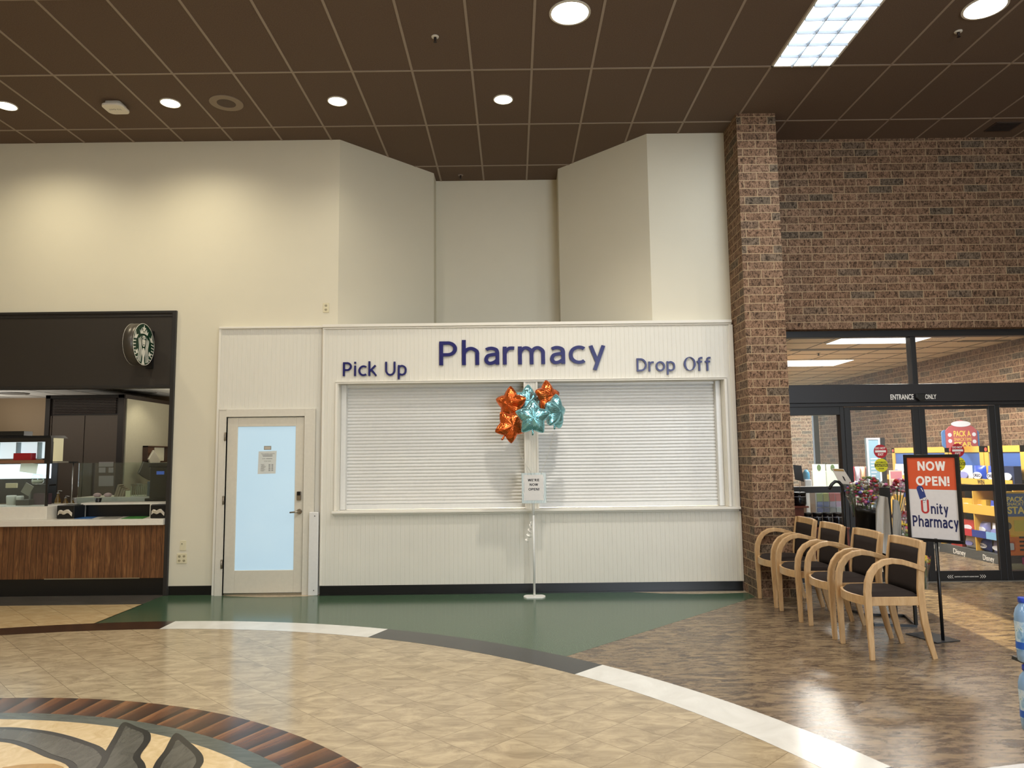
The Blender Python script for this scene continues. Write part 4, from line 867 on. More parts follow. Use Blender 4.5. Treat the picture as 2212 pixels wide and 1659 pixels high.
# sneeze guard glass, posts
gx0, gx1 = X1 + 0.06, -4.05; gz0, gz1 = 1.0, onY(200, 1000, 9.2).z
t = thing('sneeze_guard', 'long clear glass screen standing behind the cafe counter', 'glass screen', ((gx0 + gx1) / 2, 9.2, 0.882))
b = MB(); b.box(gx0, gx1, 9.2, 9.208, 0.90, gz1); b.build('glass_pane', glass('screen_glass', (0.88, 0.93, 0.9), 0.25), t, world=True)
for px in (157,):
    x = onY(px, 1030, 9.18).x; b = MB(); b.tube([(x, 9.18, 0.882), (x, 9.18, gz1)], 0.007, 8); ps = b.build('post', STEEL, t, world=True)
    b = MB(); b.box(x - 0.04, x + 0.04, 9.16, 9.22, gz1 - 0.0, gz1 + 0.02); b.build('clip', BLACKP, ps, world=False) if False else b.build('clip', BLACKP, t, world=True)
# back counter
bx0 = onY(160, 1080, 10).x; zb0, zb1 = onY(250, 1088, 10).z, onY(250, 1074, 10).z
t = thing('back_counter', 'lower white rear worktop running behind the glass screen', 'counter', ((bx0 - 4.1) / 2, 10.2, 0)); b = MB(); b.box(bx0, -4.05, 10.0, 10.6, zb1 - 0.09, zb1); b.build('worktop', WC, t, world=True); b = MB(); b.box(bx0 + 0.05, -4.05, 10.05, 10.55, 0, zb1 - 0.09); b.build('cabinet_body', BLACKP, t, world=True)
# pick-up shelf frame with black panels on the front counter
x0, x1, z0, z1 = rectY(180, 1086, 331, 1116, 8.95)
t = thing('handoff_shelf', 'white framed black panel shelf standing on the cafe counter', 'shelf', ((x0 - 4.1) / 2, 8.98, 0.882)); xr = -4.10
b = MB(); b.box(x0, xr, 8.9, 9.14, z1 - 0.025, z1); b.box(x0, x0 + 0.022, 8.9, 9.14, 0.882, z1 - 0.025); b.box(x1 - 0.02, x1, 8.9, 9.14, 0.882, z1 - 0.025); b.build('white_frame', WC, t, world=True)
b = MB(); b.box(x0 + 0.022, x1 - 0.02, 8.97, 8.99, 0.885, z1 - 0.025); b.build('black_panel', BLACKP, t, world=True); b = MB(); b.box(x1, xr, 9.1, 9.12, 0.885, z1 - 0.025); b.build('black_panel', BLACKP, t, world=True)
ZS = z1
# things on the counter
def napkin(px, Y, label, D=0.2):
    x0, x1, z0, z1 = rectY(*px, Y); w = x1 - x0; hgt = z1 - 0.882
    t = thing('napkin_dispenser', label, 'napkin dispenser', ((x0 + x1) / 2, Y + D / 2, 0.882), group='napkin dispensers on the cafe counter')
    b = MB(); b.box(-w / 2, w / 2, -D / 2, D / 2, 0, hgt); b.build('body', BLACKP, t, bevel=0.008)
    b = MB(); n = 8; V = []; F = []
    for i in range(n + 1):
        u_ = i / n; x = -w * 0.42 + w * 0.8 * u_; z = hgt * 0.45 + 0.02 * math.sin(u_ * 3.2) + 0.012 * math.sin(u_ * 11)
        V += [(x, -D / 2 - 0.005, z - 0.03), (x, -D / 2 - 0.05 * math.sin(PI * u_), z + 0.008), (x, -D / 2 - 0.002, z + 0.014)]
    for i in range(n): a = i * 3; F += [(a, a + 3, a + 4, a + 1), (a + 1, a + 4, a + 5, a + 2)]
    b.add(V, F); b.build('napkin', mat('napkin_paper', '#d8cfbd', 0.8), t)
napkin((123, 1092, 160, 1119), 8.72, 'black napkin dispenser in front of the white block', 0.22)
napkin((325, 1091, 359, 1117), 8.64, 'black napkin dispenser at the right end of the cafe counter', 0.2)
for (a, c, col, nm) in ((160, 212, '#2c5f9a', 'blue'), (214, 266, '#85837c', 'grey'), (262, 322, '#3a7d33', 'green')):
    P = [onZ(a, 1120.5, 0.884), onZ(c - 14, 1120.5, 0.884), onZ(c, 1115.5, 0.884), onZ(a + 18, 1115.5, 0.884)]; b = MB(); b.prism([(p.x, p.y) for p in P], 0.8825, 0.886, 'z')
    o = tag(b.build('menu_card', mat('card_' + nm, col, 0.5)), nm + ' leaflet lying flat on the cafe counter', 'leaflet', 'leaflets on the cafe counter')
# cup of wooden stirrers
x0, x1, z0, z1 = rectY(199, 1071, 222, 1086, 9.0); t = thing('stirrer_cup', 'small black cup of wooden stirrers on the counter shelf', 'cup', ((x0 + x1) / 2, 9.02, ZS))
b = MB(); b.lathe([(0.03, 0), (0.04, 0.05), (0.036, 0.05), (0.03, 0.01)], 16, caps=False); b.build('cup', BLACKP, t)
for k in range(9):
    a = (k - 4) * 0.13; b = MB(); b.tube([(0.004 * (k - 4), 0.006 * (k % 3 - 1), 0.012), (0.004 * (k - 4) + 0.1 * math.sin(a), 0.01 * (k % 3 - 1), 0.012 + 0.1 * math.cos(a))], 0.003, rect=(0.004, 0.0015)); b.build('wooden_stirrer', mat('stirrer_wood', '#a9895a', 0.7), t)
# syrup bottles
AMB = mat('syrup_amber', '#6d5220', 0.25)
for k, (px, hgt, lb) in enumerate([(121, 0.27, 'tallest amber syrup bottle with pump behind the screen'), (135, 0.2, 'shorter amber syrup bottle with pump'), (147, 0.17, 'smallest syrup bottle, nearest the napkin dispenser')]):
    p = onY(px, 1090, 9.32); t = thing('syrup_bottle', lb, 'bottle', (p.x, 9.35 + 0.03 * k, zb1 - 0.04), group='syrup bottles behind the cafe counter'); z0_ = 0.92
    t.location.z = z0_
    b = MB(); h_ = hgt; b.lathe([(0.035, 0), (0.037, 0.01), (0.037, h_ * 0.55), (0.015, h_ * 0.75), (0.014, h_ * 0.85)], 16); b.build('bottle_body', AMB, t)
    b = MB(); b.lathe([(0.016, h_ * 0.85), (0.016, h_ * 0.9), (0.005, h_ * 0.91), (0.005, h_)], 12); b.tube([(0, 0, h_), (0.05, 0, h_ - 0.005)], 0.005, 6); b.build('pump', STEEL, t)
    b = MB(); b.lathe([(0.0376, h_ * 0.15), (0.0376, h_ * 0.45)], 16, caps=False); b.build('bottle_label', mat('syrup_label', '#b7a572', 0.5), t)
b = MB(); b.box(onY(112, 1092, 9.3).x, onY(158, 1092, 9.3).x + 0.05, 9.22, 9.5, 0.882, 0.92); tag(b.build('bottle_tray', STEEL), 'steel tray holding the syrup bottles', 'tray')
# pot of foam lids
p = onY(155, 1085, 9.1); t = thing('lid_pot', 'black pot with glossy packets beside the syrup bottles', 'pot', (p.x, 9.04, 0.882)); b = MB(); b.lathe([(0.05, 0), (0.06, 0.10), (0.055, 0.10)], 18); b.build('pot_body', BLACKP, t)
for k in range(7):
    b = MB(); a = k * 0.9; b.box(0.03 * math.cos(a) - 0.02, 0.03 * math.cos(a) + 0.02, 0.03 * math.sin(a) - 0.004, 0.03 * math.sin(a) + 0.004, 0.10, 0.145 + 0.01 * (k % 3)); b.build('packet', mat('packet_pale', '#aaa697', 0.3), t)
# espresso machine / register stack
x0, x1, z0, z1 = rectY(331, 1000, 366, 1060, 9.7)
t = thing('coffee_machine', 'tall black coffee machine at the right end of the cafe', 'coffee machine', (x0 + 0.3, 9.9, zb1 if False else 0)); 
b = MB(); b.box(x0, x0 + 0.5, 9.62, 9.95, zb1, z1 - 0.06); b.build('body', mat('machine_black', '#17130f', 0.35), t, world=True, bevel=0.01); b = MB(); b.box(x0 - 0.015, x0 + 0.5, 9.6, 9.97, z1 - 0.06, z1); b.build('top_cap', BLACKP, t, world=True, bevel=0.01)
xx = rectY(338, 1018, 354, 1025, 9.61); b = MB(); b.box(xx[0], xx[1], 9.612, 9.62, xx[2], xx[3]); b.build('display', glow('display_blue', '#3a5cae', 0.5), t, world=True)
b = MB(); b.box(x0 - 0.02, x0 + 0.5, 9.55, 10.0, zb1 - 0.05, zb1); b.build('base', BLACKP, t, world=True)
# pedestal so the machine stands on the floor line of the rear counter
b = MB(); b.box(x0 - 0.02, x0 + 0.5, 9.56, 9.98, 0.0, zb1 - 0.05); b.build('cabinet_base', BLACKP, t, world=True)
# racks on the back counter
GLS = glass('cup_glass', (0.86, 0.9, 0.86), 0.5)
x0, x1, z0, z1 = rectY(281, 1046, 318, 1073, 10.1); t = thing('clear_bin', 'clear plastic bin of straws on the rear worktop', 'bin', ((x0 + x1) / 2, 10.2, zb1)); w = x1 - x0
b = MB(); b.box(-w / 2, w / 2, -0.08, 0.08, 0, z1 - zb1); b.build('bin_wall', GLS, t)
for k in range(14):
    b = MB(); x = -w / 2 + 0.01 + k * (w - 0.02) / 13; b.tube([(x, 0.02 * (k % 3 - 1), 0.005), (x + 0.008, 0.02 * (k % 3 - 1), (z1 - zb1) * (0.8 + 0.05 * (k % 4)))], 0.003, 6); b.build('straw', mat('straw_pale', '#b6bba4', 0.5), t)
for k, (px, hh_) in enumerate([(246, 0.17), (251, 0.14), (257, 0.12), (262, 0.10)]):
    p = onY(px, 1072, 10.12); b = MB(); b.box(-0.012, 0.012, -0.06, 0.06, 0, hh_); o = b.build('bagged_cups', mat('bag_taupe', '#8b7d66', 0.5)); o.location = (p.x, 10.2, zb1); o.rotation_euler = (0, 0.28, 0); tag(o, ['tallest', 'second tallest', 'third tallest', 'shortest'][k] + ' of the leaning cards on the rear worktop', 'card', 'leaning cards on the rear worktop')
pbox('label_card', (271, 1060, 281, 1071), 10.05, 0.01, mat('card_yellow_white', '#d9d9b0', 0.6), 'small pale yellow card on the rear worktop', 'card', zbase=zb1)
for k, (a, c) in enumerate(((198, 214), (222, 236))):
    x0, x1, z0, z1 = rectY(a, 1063, c, 1070, 10.1); b = MB(); b.lathe([(0.035, 0), (0.055, 0.03), (0.03, 0.05), (0.01, 0.055)], 14, ((x0 + x1) / 2, 10.15, zb1)); tag(b.build('wrapped_cookie', mat('pink_wrap', '#b79aa0', 0.35)), ['left', 'right'][k] + ' pink wrapped treat on the rear worktop', 'treat', 'pink treats on the rear worktop')
x0, x1, z0, z1 = rectY(318, 1040, 336, 1073, 10.15); b = MB(); b.box(x0, x1, 10.15, 10.35, zb1, z1); tag(b.build('steel_bin', mat('bin_blue_grey', '#5f6b72', 0.35, 0.4), bevel=0.008), 'blue grey steel bin behind the coffee machine', 'bin')

# ---- round blade sign
cY = 8.31; pc = onY(311, 744, cY); R = 0.243
t = thing('round_cafe_sign', 'round green and white mermaid emblem blade sign on the fascia', 'sign', (pc.x, cY, pc.z - R))
SGW = mat('sign_white', '#e8e5d8', 0.4, ); SGG = mat('sign_green', '#04341f', 0.4); SGR = mat('sign_rim', '#4a443b', 0.35, 0.4)
b = MB(); n = 48
b.lathe([(R * 0.985, -0.12), (R, -0.118), (R, -0.012), (R * 0.985, -0.01)], n, (0, 0, R), 'x'); b.build('housing', SGR, t)
for (sx) in (-0.002, -0.119):
    b = MB(); V = [(sx + 0.002 * k, (R + 0.001) * math.cos(2 * PI * i / n) * s_, R + (R + 0.001) * math.sin(2 * PI * i / n) * s_) for k in (0, 1) for s_ in (1.0, 0.975) for i in range(n)]
    F = []
    for i in range(n): j = (i + 1) % n; F += [(i, j, n + j, n + i), (2 * n + i, 2 * n + j, 3 * n + j, 3 * n + i), (i, j, 2 * n + j, 2 * n + i)]
    b.add(V, F); b.build('edge_band', SGW, t)
b = MB(); b.lathe([(R * 0.97, -0.01), (R * 0.97, -0.004)], n, (0, 0, R), 'x'); b.build('green_face', SGG, t)
em = []
def P2(*a): em.append(list(a))
P2(*[(0.0 + (0.20 if i % 2 == 0 else 0.085) * math.sin(i * PI / 5), 0.74 + (0.20 if i % 2 == 0 else 0.085) * math.cos(i * PI / 5)) for i in range(10)])
P2((-0.32, 0.47), (-0.40, 0.66), (-0.27, 0.56), (-0.24, 0.75), (-0.10, 0.55), (0, 0.60), (0.10, 0.55), (0.24, 0.75), (0.27, 0.56), (0.40, 0.66), (0.32, 0.47), (0.16, 0.50), (0, 0.52), (-0.16, 0.50))
P2(*[(0.155 * math.cos(a), 0.17 + 0.26 * math.sin(a) - (0.03 if a > PI else 0)) for a in [2 * PI * i / 24 for i in range(24)]])
P2((-0.06, -0.18), (0.06, -0.18), (0.13, -0.32), (0.14, -0.45), (0.075, -0.62), (0.08, -0.78), (0.14, -0.96), (-0.14, -0.96), (-0.08, -0.78), (-0.075, -0.62), (-0.14, -0.45), (-0.13, -0.32))
for sd in (-1, 1):
    for k in range(3):
        top = 0.40 - 0.07 * k; L = []; Rr = []; m = 22
        for i in range(m + 1):
            v_ = top - (top + 0.93 - 0.03 * k) * i / m; x = 0.225 + 0.105 * k + 0.045 * math.sin((0.4 - v_) * 6.2 + 0.4 * k) * (1 if v_ < 0.3 else 0.4) - (0.06 if v_ > 0.25 else 0)
            w_ = 0.022 * (0.5 + 0.5 * min(1, (top - v_) * 4)); L.append((sd * (x - w_), v_)); Rr.append((sd * (x + w_), v_))
        for i in range(m):
            if L[i + 1][0] ** 2 + L[i + 1][1] ** 2 < 0.92: P2(L[i], Rr[i], Rr[i + 1], L[i + 1])
    P2((sd * 0.66, 0.20), (sd * 0.90, 0.18), (sd * 0.80, 0.34), (sd * 0.76, 0.56), (sd * 0.70, 0.36), (sd * 0.52, 0.42))
    for k in range(6):
        v_ = 0.06 - 0.15 * k; o_ = 0.955 * math.sqrt(max(0, 1 - v_ * v_)); i_ = o_ - 0.24 + 0.02 * k; P2((sd * i_, v_ - 0.0), (sd * o_, v_ - 0.04), (sd * (o_ - 0.01), v_ + 0.015), (sd * i_, v_ + 0.045))
    P2((sd * 0.55, -0.28), (sd * 0.72, -0.42), (sd * 0.62, -0.52), (sd * 0.50, -0.46))
b = MB()
for q in em: b.prism([(p[0] * R, R + p[1] * R) for p in q], -0.004, -0.0015, 'x')
b.build('emblem', SGW, t)
b = MB(); g = lambda pts: b.prism([(p[0] * R, R + p[1] * R) for p in pts], -0.0015, -0.0008, 'x')
for sd in (-1, 1):
    g([(sd * 0.04, 0.27), (sd * 0.15, 0.30), (sd * 0.15, 0.23), (sd * 0.06, 0.215)]); g([(sd * 0.03, 0.33), (sd * 0.16, 0.375), (sd * 0.16, 0.345), (sd * 0.03, 0.305)])
g([(-0.07, 0.0), (0.07, 0.0), (0.04, -0.045), (-0.04, -0.045)]); g([(-0.03, 0.09), (0.03, 0.09), (0.0, 0.07)])
for sd in (-1, 1): g([(sd * 0.19, 0.45), (sd * 0.235, 0.33), (sd * 0.21, 0.0), (sd * 0.17, 0.02), (sd * 0.195, 0.2)])
b.build('face_lines', SGG, t)
b = MB(); b.box(-0.09, -0.03, R - 0.02, YW - 0.01 - cY, R - 0.16, R + 0.16) if False else b.box(-0.085, -0.035, R * 0.8, YW - 0.02 - cY, R - 0.12, R + 0.12)
b.box(-0.10, -0.02, YW - 0.05 - cY, YW - 0.011 - cY, R - 0.25, R + 0.20); b.build('wall_bracket', mat('bracket_black', '#100e0d', 0.4), t)

# ================================================================== free standing things of the hall
MAPLE = None
b_ = NB('pale_maple'); tc_ = b_.uv((1, 1, 1), kind='obj'); n_ = b_.noise(b_.uv((9, 9, 1.4), kind='obj'), 3.5, 5, 0.6, 0.9)
MAPLE = b_.done(b_.ramp(n_, [(0.3, '#b48f62'), (0.55, '#c6a274'), (0.75, '#d2b184')]), 0.38, 0, 0.45)
FAB = mat('dark_brown_fabric', '#2e2622', 0.9, 0, 0.2, var=0.25, scale=260, bump=0.3)
def make_chair(label):
    t = thing('waiting_chair', label, 'chair', (0, 0, 0), group='wooden waiting chairs in a row'); H = 0.245
    for s in (-1, 1):
        y = s * H
        # bentwood front leg running up into the arm, then back to the rear post
        P = [(-0.222, y, 0.0), (-0.226, y, 0.20), (-0.230, y, 0.42), (-0.231, y, 0.50), (-0.222, y, 0.575), (-0.198, y, 0.640), (-0.158, y, 0.690), (-0.10, y, 0.722), (-0.03, y, 0.733), (0.05, y, 0.722), (0.13, y, 0.698), (0.215, y, 0.664)]
        sc = [0.72, 0.85, 1.0, 1.0, 1.0, 1.0, 0.96, 0.9, 0.82, 0.78, 0.74, 0.70]
        b = MB(); b.tube(P, sc, rect=(0.016, 0.027), up=(0, 1, 0)) if False else b.tube(P, sc, rect=(0.026, 0.017), up=(0, 1, 0)); b.build('leg', MAPLE, t, bevel=0.005)
        yb = s * (H - 0.012)
        P = [(0.258, yb, 0.0), (0.226, yb, 0.12), (0.197, yb, 0.26), (0.183, yb, 0.40), (0.180, yb, 0.52), (0.190, yb, 0.66), (0.206, yb, 0.78), (0.222, yb, 0.872)]
        b = MB(); b.tube(P, [0.72, 0.88, 1, 1, 1, 0.95, 0.9, 0.85], rect=(0.026, 0.014), up=(0, 1, 0)); b.build('leg', MAPLE, t, bevel=0.005)
        b = MB(); b.box(-0.215, 0.185, yb - s * 0.012, yb + s * 0.006, 0.398, 0.462); b.build('side_rail', MAPLE, t, bevel=0.003)
        b = MB(); b.lathe([(0.010, -0.002), (0.010, 0.004)], 10, (-0.222, y, 0.0)); b.build('glide', BLACKP, t)
    n = 12; b = MB(); V = []; F = []
    for i in range(n + 1):
        u_ = -1 + 2 * i / n; y = u_ * (H - 0.012); x = -0.222 - 0.062 * (1 - u_ * u_)
        V += [(x, y, 0.398), (x, y, 0.462), (x + 0.02, y, 0.462), (x + 0.02, y, 0.398)]
    for i in range(n):
        for k in range(4): F.append((i * 4 + k, (i + 1) * 4 + k, (i + 1) * 4 + (k + 1) % 4, i * 4 + (k + 1) % 4))
    F += [(3, 2, 1, 0), (4 * n, 4 * n + 1, 4 * n + 2, 4 * n + 3)]; b.add(V, F); b.build('front_rail', MAPLE, t)
    b = MB(); b.box(0.172, 0.192, -H + 0.02, H - 0.02, 0.40, 0.455); b.build('back_rail', MAPLE, t)
    # seat cushion: bowed front, crowned
    b = MB(); V = []; F = []; nx, ny = 12, 14
    for i in range(nx + 1):
        for j in range(ny + 1):
            u_ = i / nx; w_ = -1 + 2 * j / ny; xf = -0.210 - 0.058 * (1 - w_ * w_); x = xf + (0.185 - xf) * u_; y = w_ * 0.222
            e = min(1.0, (1 - abs(w_)) * 6) ** 0.5 * min(1.0, u_ * 9 + 0.001) ** 0.5 * min(1.0, (1 - u_) * 9 + 0.001) ** 0.5
            V.append((x, y, 0.455 + 0.036 * e + 0.012 * (1 - w_ * w_) * math.sin(PI * u_)))
    for i in range(nx):
        for j in range(ny): a = i * (ny + 1) + j; F.append((a, a + ny + 1, a + ny + 2, a + 1))
    b.add(V, F, True); b.build('seat', FAB, t)
    # back: top rail and fabric panel between the posts, gently curved
    def curved(name, z0, z1, th, m, off, bev=0.004, w0=H - 0.028):
        b = MB(); V = []; F = []; n = 10; mz = 6
        for side in (0, 1):
            for k in range(mz + 1):
                z = z0 + (z1 - z0) * k / mz; xb = 0.180 + max(0, z - 0.52) * 0.12
                for i in range(n + 1):
                    w_ = -1 + 2 * i / n; x = xb + off + 0.022 * (1 - w_ * w_) + side * th; V.append((x, w_ * w0, z))
        S = (mz + 1) * (n + 1)
        for k in range(mz):
            for i in range(n):
                a = k * (n + 1) + i; F += [(a, a + 1, a + n + 2, a + n + 1), (S + a, S + a + n + 1, S + a + n + 2, S + a + 1)]
        for i in range(n): F += [(i, S + i, S + i + 1, i + 1), (mz * (n + 1) + i, mz * (n + 1) + i + 1, S + mz * (n + 1) + i + 1, S + mz * (n + 1) + i)]
        for k in range(mz): a = k * (n + 1); F += [(a, a + n + 1, S + a + n + 1, S + a), (a + n, S + a + n, S + a + 2 * n + 1, a + 2 * n + 1)]
        b.add(V, F, True); return b.build(name, m, t)
    curved('backrest', 0.47, 0.815, 0.026, FAB, -0.016); curved('top_rail', 0.812, 0.878, 0.026, MAPLE, -0.014)
    return t
cl = ['waiting chair nearest the camera, beside the NOW OPEN sign', 'second waiting chair from the camera, partly behind the nearest', 'third waiting chair from the camera, second from the brick column', 'farthest waiting chair, standing against the brick column']
ch0 = make_chair(cl[0]); ys = [5.875, 6.50, 7.13, 7.765]; xs = [2.905, 2.90, 2.865, 2.865]
for i in range(4):
    if i == 0: ch0.location = (xs[0], ys[0], 0)
    else: dup(ch0, (xs[i], ys[i], 0), 0.0, cl[i])

# ---- NOW OPEN sign stand
OR = mat('orange_print', '#cf5430', 0.45); WP = mat('poster_white', '#d5d1cf', 0.45); NV = mat('navy_print', '#1b2250', 0.5); RP = mat('red_print', '#b23232', 0.5); TW = mat('white_print', '#ece7e2', 0.5)
sp = Vector((3.53, 6.166, 0)); rz = math.radians(-50)
t = thing('floor_sign_stand', 'black framed NOW OPEN pharmacy sign on a floor pole', 'sign', (sp.x, sp.y, 0), rz)
W2 = 0.214; Z0, Z1 = 0.805, 1.535
b = MB(); b.box(-0.12, 0.12, -0.165, 0.165, 0.0, 0.008); bp = b.build('base_plate', mat('base_dark_grey', '#35373a', 0.5, 0.3), t, bevel=0.002); q_ = Matrix.Rotation(math.radians(50), 2) @ Vector((-0.023, 0.115)); bp.location = (q_.x, q_.y, 0); bp.rotation_euler = (0, 0, math.radians(65.5))
b = MB(); b.tube([(0, 0, 0.006), (0, 0, Z0 + 0.03)], 0.013, 12); b.build('pole', BLACKM, t)
b = MB(); frame(b, -W2, W2, Z0, Z1, 0.026, -0.018, 0.018); b.box(-W2 + 0.02, W2 - 0.02, 0.0, 0.012, Z0 + 0.02, Z1 - 0.02); b.build('frame', BLACKM, t, bevel=0.002)
zm = 1.24
b = MB(); b.box(-W2 + 0.026, W2 - 0.026, -0.006, 0, zm, Z1 - 0.026); b.build('orange_panel', OR, t)
b = MB(); b.box(-W2 + 0.026, W2 - 0.026, -0.006, 0, Z0 + 0.026, zm); b.build('white_panel', WP, t)
y_ = -0.0062
sign_text('NOW', (-0.105, 0.113, 1.395, 1.480), y_, 0.001, TW, t, w=0.21, gap=0.10, letters=False); sign_text('OPEN!', (-0.125, 0.135, 1.268, 1.355), y_, 0.001, TW, t, w=0.21, gap=0.10, letters=False)
sign_text('nity', (-0.022, 0.112, 1.012, 1.125), y_, 0.001, NV, t, w=0.17, gap=0.13, letters=False); sign_text('Pharmacy', (-0.172, 0.182, 0.898, 1.022), y_, 0.001, NV, t, w=0.17, gap=0.13, letters=False)
b = MB(); U = []   # red U
cx, cz, ro, ri = -0.066, 1.068, 0.031, 0.016
U = [(cx - ro, 1.148)] + [(cx + ro * math.cos(a), cz + ro * math.sin(a)) for a in [PI + PI * i / 14 for i in range(15)]] + [(cx + ro, 1.153), (cx + ri, 1.153)] + [(cx + ri * math.cos(a), cz + ri * math.sin(a)) for a in [-PI * i / 14 for i in range(15)]] + [(cx - ri, 1.148)]
n = len(U); b.prism(U, y_ - 0.001, y_); b.build('letter_u', RP, t)
b = MB(); a0 = math.radians(14)   # blue capsule half
cap = [(-0.027, -0.055)] + [(-0.027 * math.cos(PI * i / 12), 0.028 + 0.030 * math.sin(PI * i / 12)) for i in range(13)] + [(0.027, -0.045)]
cap = [(-0.090 + x * math.cos(a0) - z * math.sin(a0), 1.215 + x * math.sin(a0) + z * math.cos(a0)) for x, z in cap]
b.prism(cap, y_ - 0.001, y_); cp = b.build('capsule_half', mat('capsule_blue', '#2c3c78', 0.4), t)
b = MB(); b.prism([(-0.092, 1.252), (-0.085, 1.250), (-0.072, 1.222), (-0.077, 1.221)], y_ - 0.0018, y_ - 0.001); b.build('capsule_highlight', TW, cp)
b = MB()
for k, (dx, dz, r_) in enumerate([(-0.09, 1.148, 0.004), (-0.078, 1.146, 0.003), (-0.083, 1.13, 0.0028), (-0.07, 1.152, 0.0035), (-0.065, 1.165, 0.003), (-0.055, 1.158, 0.0025), (-0.095, 1.16, 0.0028)]): b.prism(circle(dx + 0.012, dz, r_, 10), y_ - 0.0012, y_)
b.build('powder_dots', NV, t)

# ---- white stand with the framed sheet
WM = mat('white_powder_coat', '#e9e8e2', 0.35); sx, sy = 0.215, 8.24
t = thing('sign_stand', "white pedestal stand with the WE'RE NOW OPEN! sheet", 'sign', (sx, sy, 0))
b = MB(); P = [(0.122 * math.cos(a) * (1.0), max(-0.085, min(0.085, 0.122 * math.sin(a)))) for a in [2 * PI * i / 40 for i in range(40)]]; b.prism(P, 0, 0.012, 'z'); b.build('base_plate', WM, t, bevel=0.002)
b = MB(); b.tube([(0, 0, 0.01), (0, 0, 1.10)], 0.0125, 14); b.tube([(0, 0, 0.9), (0, 0, 1.2)], 0.016, 14); b.build('pole', WM, t)
mb_ = NB('swirl_marbled_paper'); v = mb_.uv((1, 1, 1), kind='obj'); w_ = mb_.n('ShaderNodeTexWave'); mb_.l(v, w_.inputs[0]); w_.inputs['Scale'].default_value = 22; w_.inputs['Distortion'].default_value = 9; w_.inputs['Detail'].default_value = 1; w_.inputs['Detail Scale'].default_value = 0.35
SWR = mb_.done(mb_.ramp(w_.outputs['Fac'], [(0.30, '#8fb0b4'), (0.5, '#eef0ec'), (1, '#f2f2ee')]), 0.4)
b = MB(); x0, x1, z0, z1 = -0.128, 0.146, 1.032, 1.372; b.box(x0, x1, -0.03, -0.018, z0, z1); b.build('marbled_board', SWR, t, bevel=0.002)
b = MB(); b.box(x0 + 0.026, x1 - 0.028, -0.033, -0.030, z0 + 0.034, z1 - 0.022); b.build('paper_sheet', mat('sheet_white', '#e6e2dc', 0.6), t)
for s, (a, c), z in (("WE'RE", (-0.058, 0.070), 1.276), ('NOW', (-0.038, 0.056), 1.226), ('OPEN!', (-0.052, 0.070), 1.174)): sign_text(s, (a, c, z, z + 0.030), -0.0332, 0.0006, INK, t, w=0.20, gap=0.12, letters=False)
# balloons
def foil(name, c, alt):
    b = NB(name); n = b.noise(b.uv(kind='obj'), 9, 3, 0.6, 1.5); b.bump(n, 0.5, 0.02)
    return b.done(b.mix(b.noise(b.uv(kind='obj'), 5, 2), srgb(c), srgb(alt)), 0.15, 0.82, 0.6)
TEAL = foil('teal_foil', '#9bd6de', '#79bfca'); ORG = foil('orange_foil', '#ea7636', '#cf5a24')
def star(R=0.222, T=0.078, seed=1):
    b = MB(); n = 100; m = 14; V = []; F = []; rnd = random.Random(seed)
    k_in = 0.60
    def Rd(a):
        x = (a / (2 * PI / 5)) % 1.0; d = abs(x - 0.5) * 2      # 1 at the tip, 0 in the notch
        s = PI / 5; ang = (1 - d) * s; p0 = (1.0, 0.0); p1 = (k_in * math.cos(s), k_in * math.sin(s))
        # straight edge from tip to notch, in polar form
        dx, dy = p1[0] - p0[0], p1[1] - p0[1]; den = math.sin(ang) * dx - math.cos(ang) * dy
        r = (p0[0] * (-dy) + p0[1] * dx) / den if abs(den) > 1e-6 else 1.0
        return R * (r + 0.06 * math.sin(PI * (1 - d)) * 0.6) * (1 - 0.06 * max(0, d - 0.85) / 0.15)
    for side in (-1, 1):
        for j in range(m + 1):
            q = j / m
            for i in range(n):
                a = 2 * PI * i / n; r = Rd(a) * q
                x = (a / (2 * PI / 5)) % 1.0; d = abs(x - 0.5) * 2
                th = T * (1 - q ** 2.6) ** 0.55 * (1 - 0.25 * q * d)
                wr = 0.004 * math.sin(a * 30 + side) * q * q * (1 - q) * 4 * (0.4 + 0.6 * (1 - d)) + 0.006 * q * (1 - q) * 4 * math.cos(a * 5)
                V.append((r * math.sin(a), side * (th + wr) if q < 1 else 0.0, r * math.cos(a)))
        o = (0 if side < 0 else (m + 1) * n)
        for j in range(m):
            for i in range(n): F.append((o + j * n + i, o + j * n + (i + 1) % n, o + (j + 1) * n + (i + 1) % n, o + (j + 1) * n + i))
    b.add(V, F, True); return b
def balloon(px, py, Y, m, yaw, roll, label, pitch=0.0, R=0.222):
    p = onY(px, py, Y); t = thing('star_balloon', label, 'balloon', (p.x, p.y, p.z), group='star balloons tied to the white stand')
    t.rotation_euler = (pitch, roll, yaw)
    star(R, 0.084 * R / 0.222, seed=int(px)).build('foil_body', m, t)
    b = MB(); a = PI; z = -R * 0.50; b.tube([(0, 0, z + 0.02), (0.0, 0, z - 0.02), (0.002, 0, z - 0.06), (0.0, 0, z - 0.085)], [0.012, 0.008, 0.012, 0.009], 10); b.build('neck_tail', m, t)
    return t, p
BL = [(1151, 902, 7.80, TEAL, 0.0, 0.03, 'teal star balloon at the front centre facing the camera', 0.0, 0.198),
      (1104, 873, 8.18, ORG, -0.50, 0.02, 'upper left orange star balloon, above the other orange one', 0.10, 0.205),
      (1103, 920, 7.93, ORG, 0.35, 0.60, 'lower left orange star balloon with a hanging tail', 0.0, 0.190),
      (1140, 866, 8.30, TEAL, 0.30, 0.05, 'teal star balloon at the back between the orange ones', 0.0, 0.190),
      (1183, 858, 8.22, ORG, 0.75, 0.0, 'orange star balloon at the top right of the bunch', -0.12, 0.200),
      (1199, 890, 8.02, TEAL, 1.02, 0.12, 'teal star balloon at the right edge, turned sideways', 0.0, 0.205)]
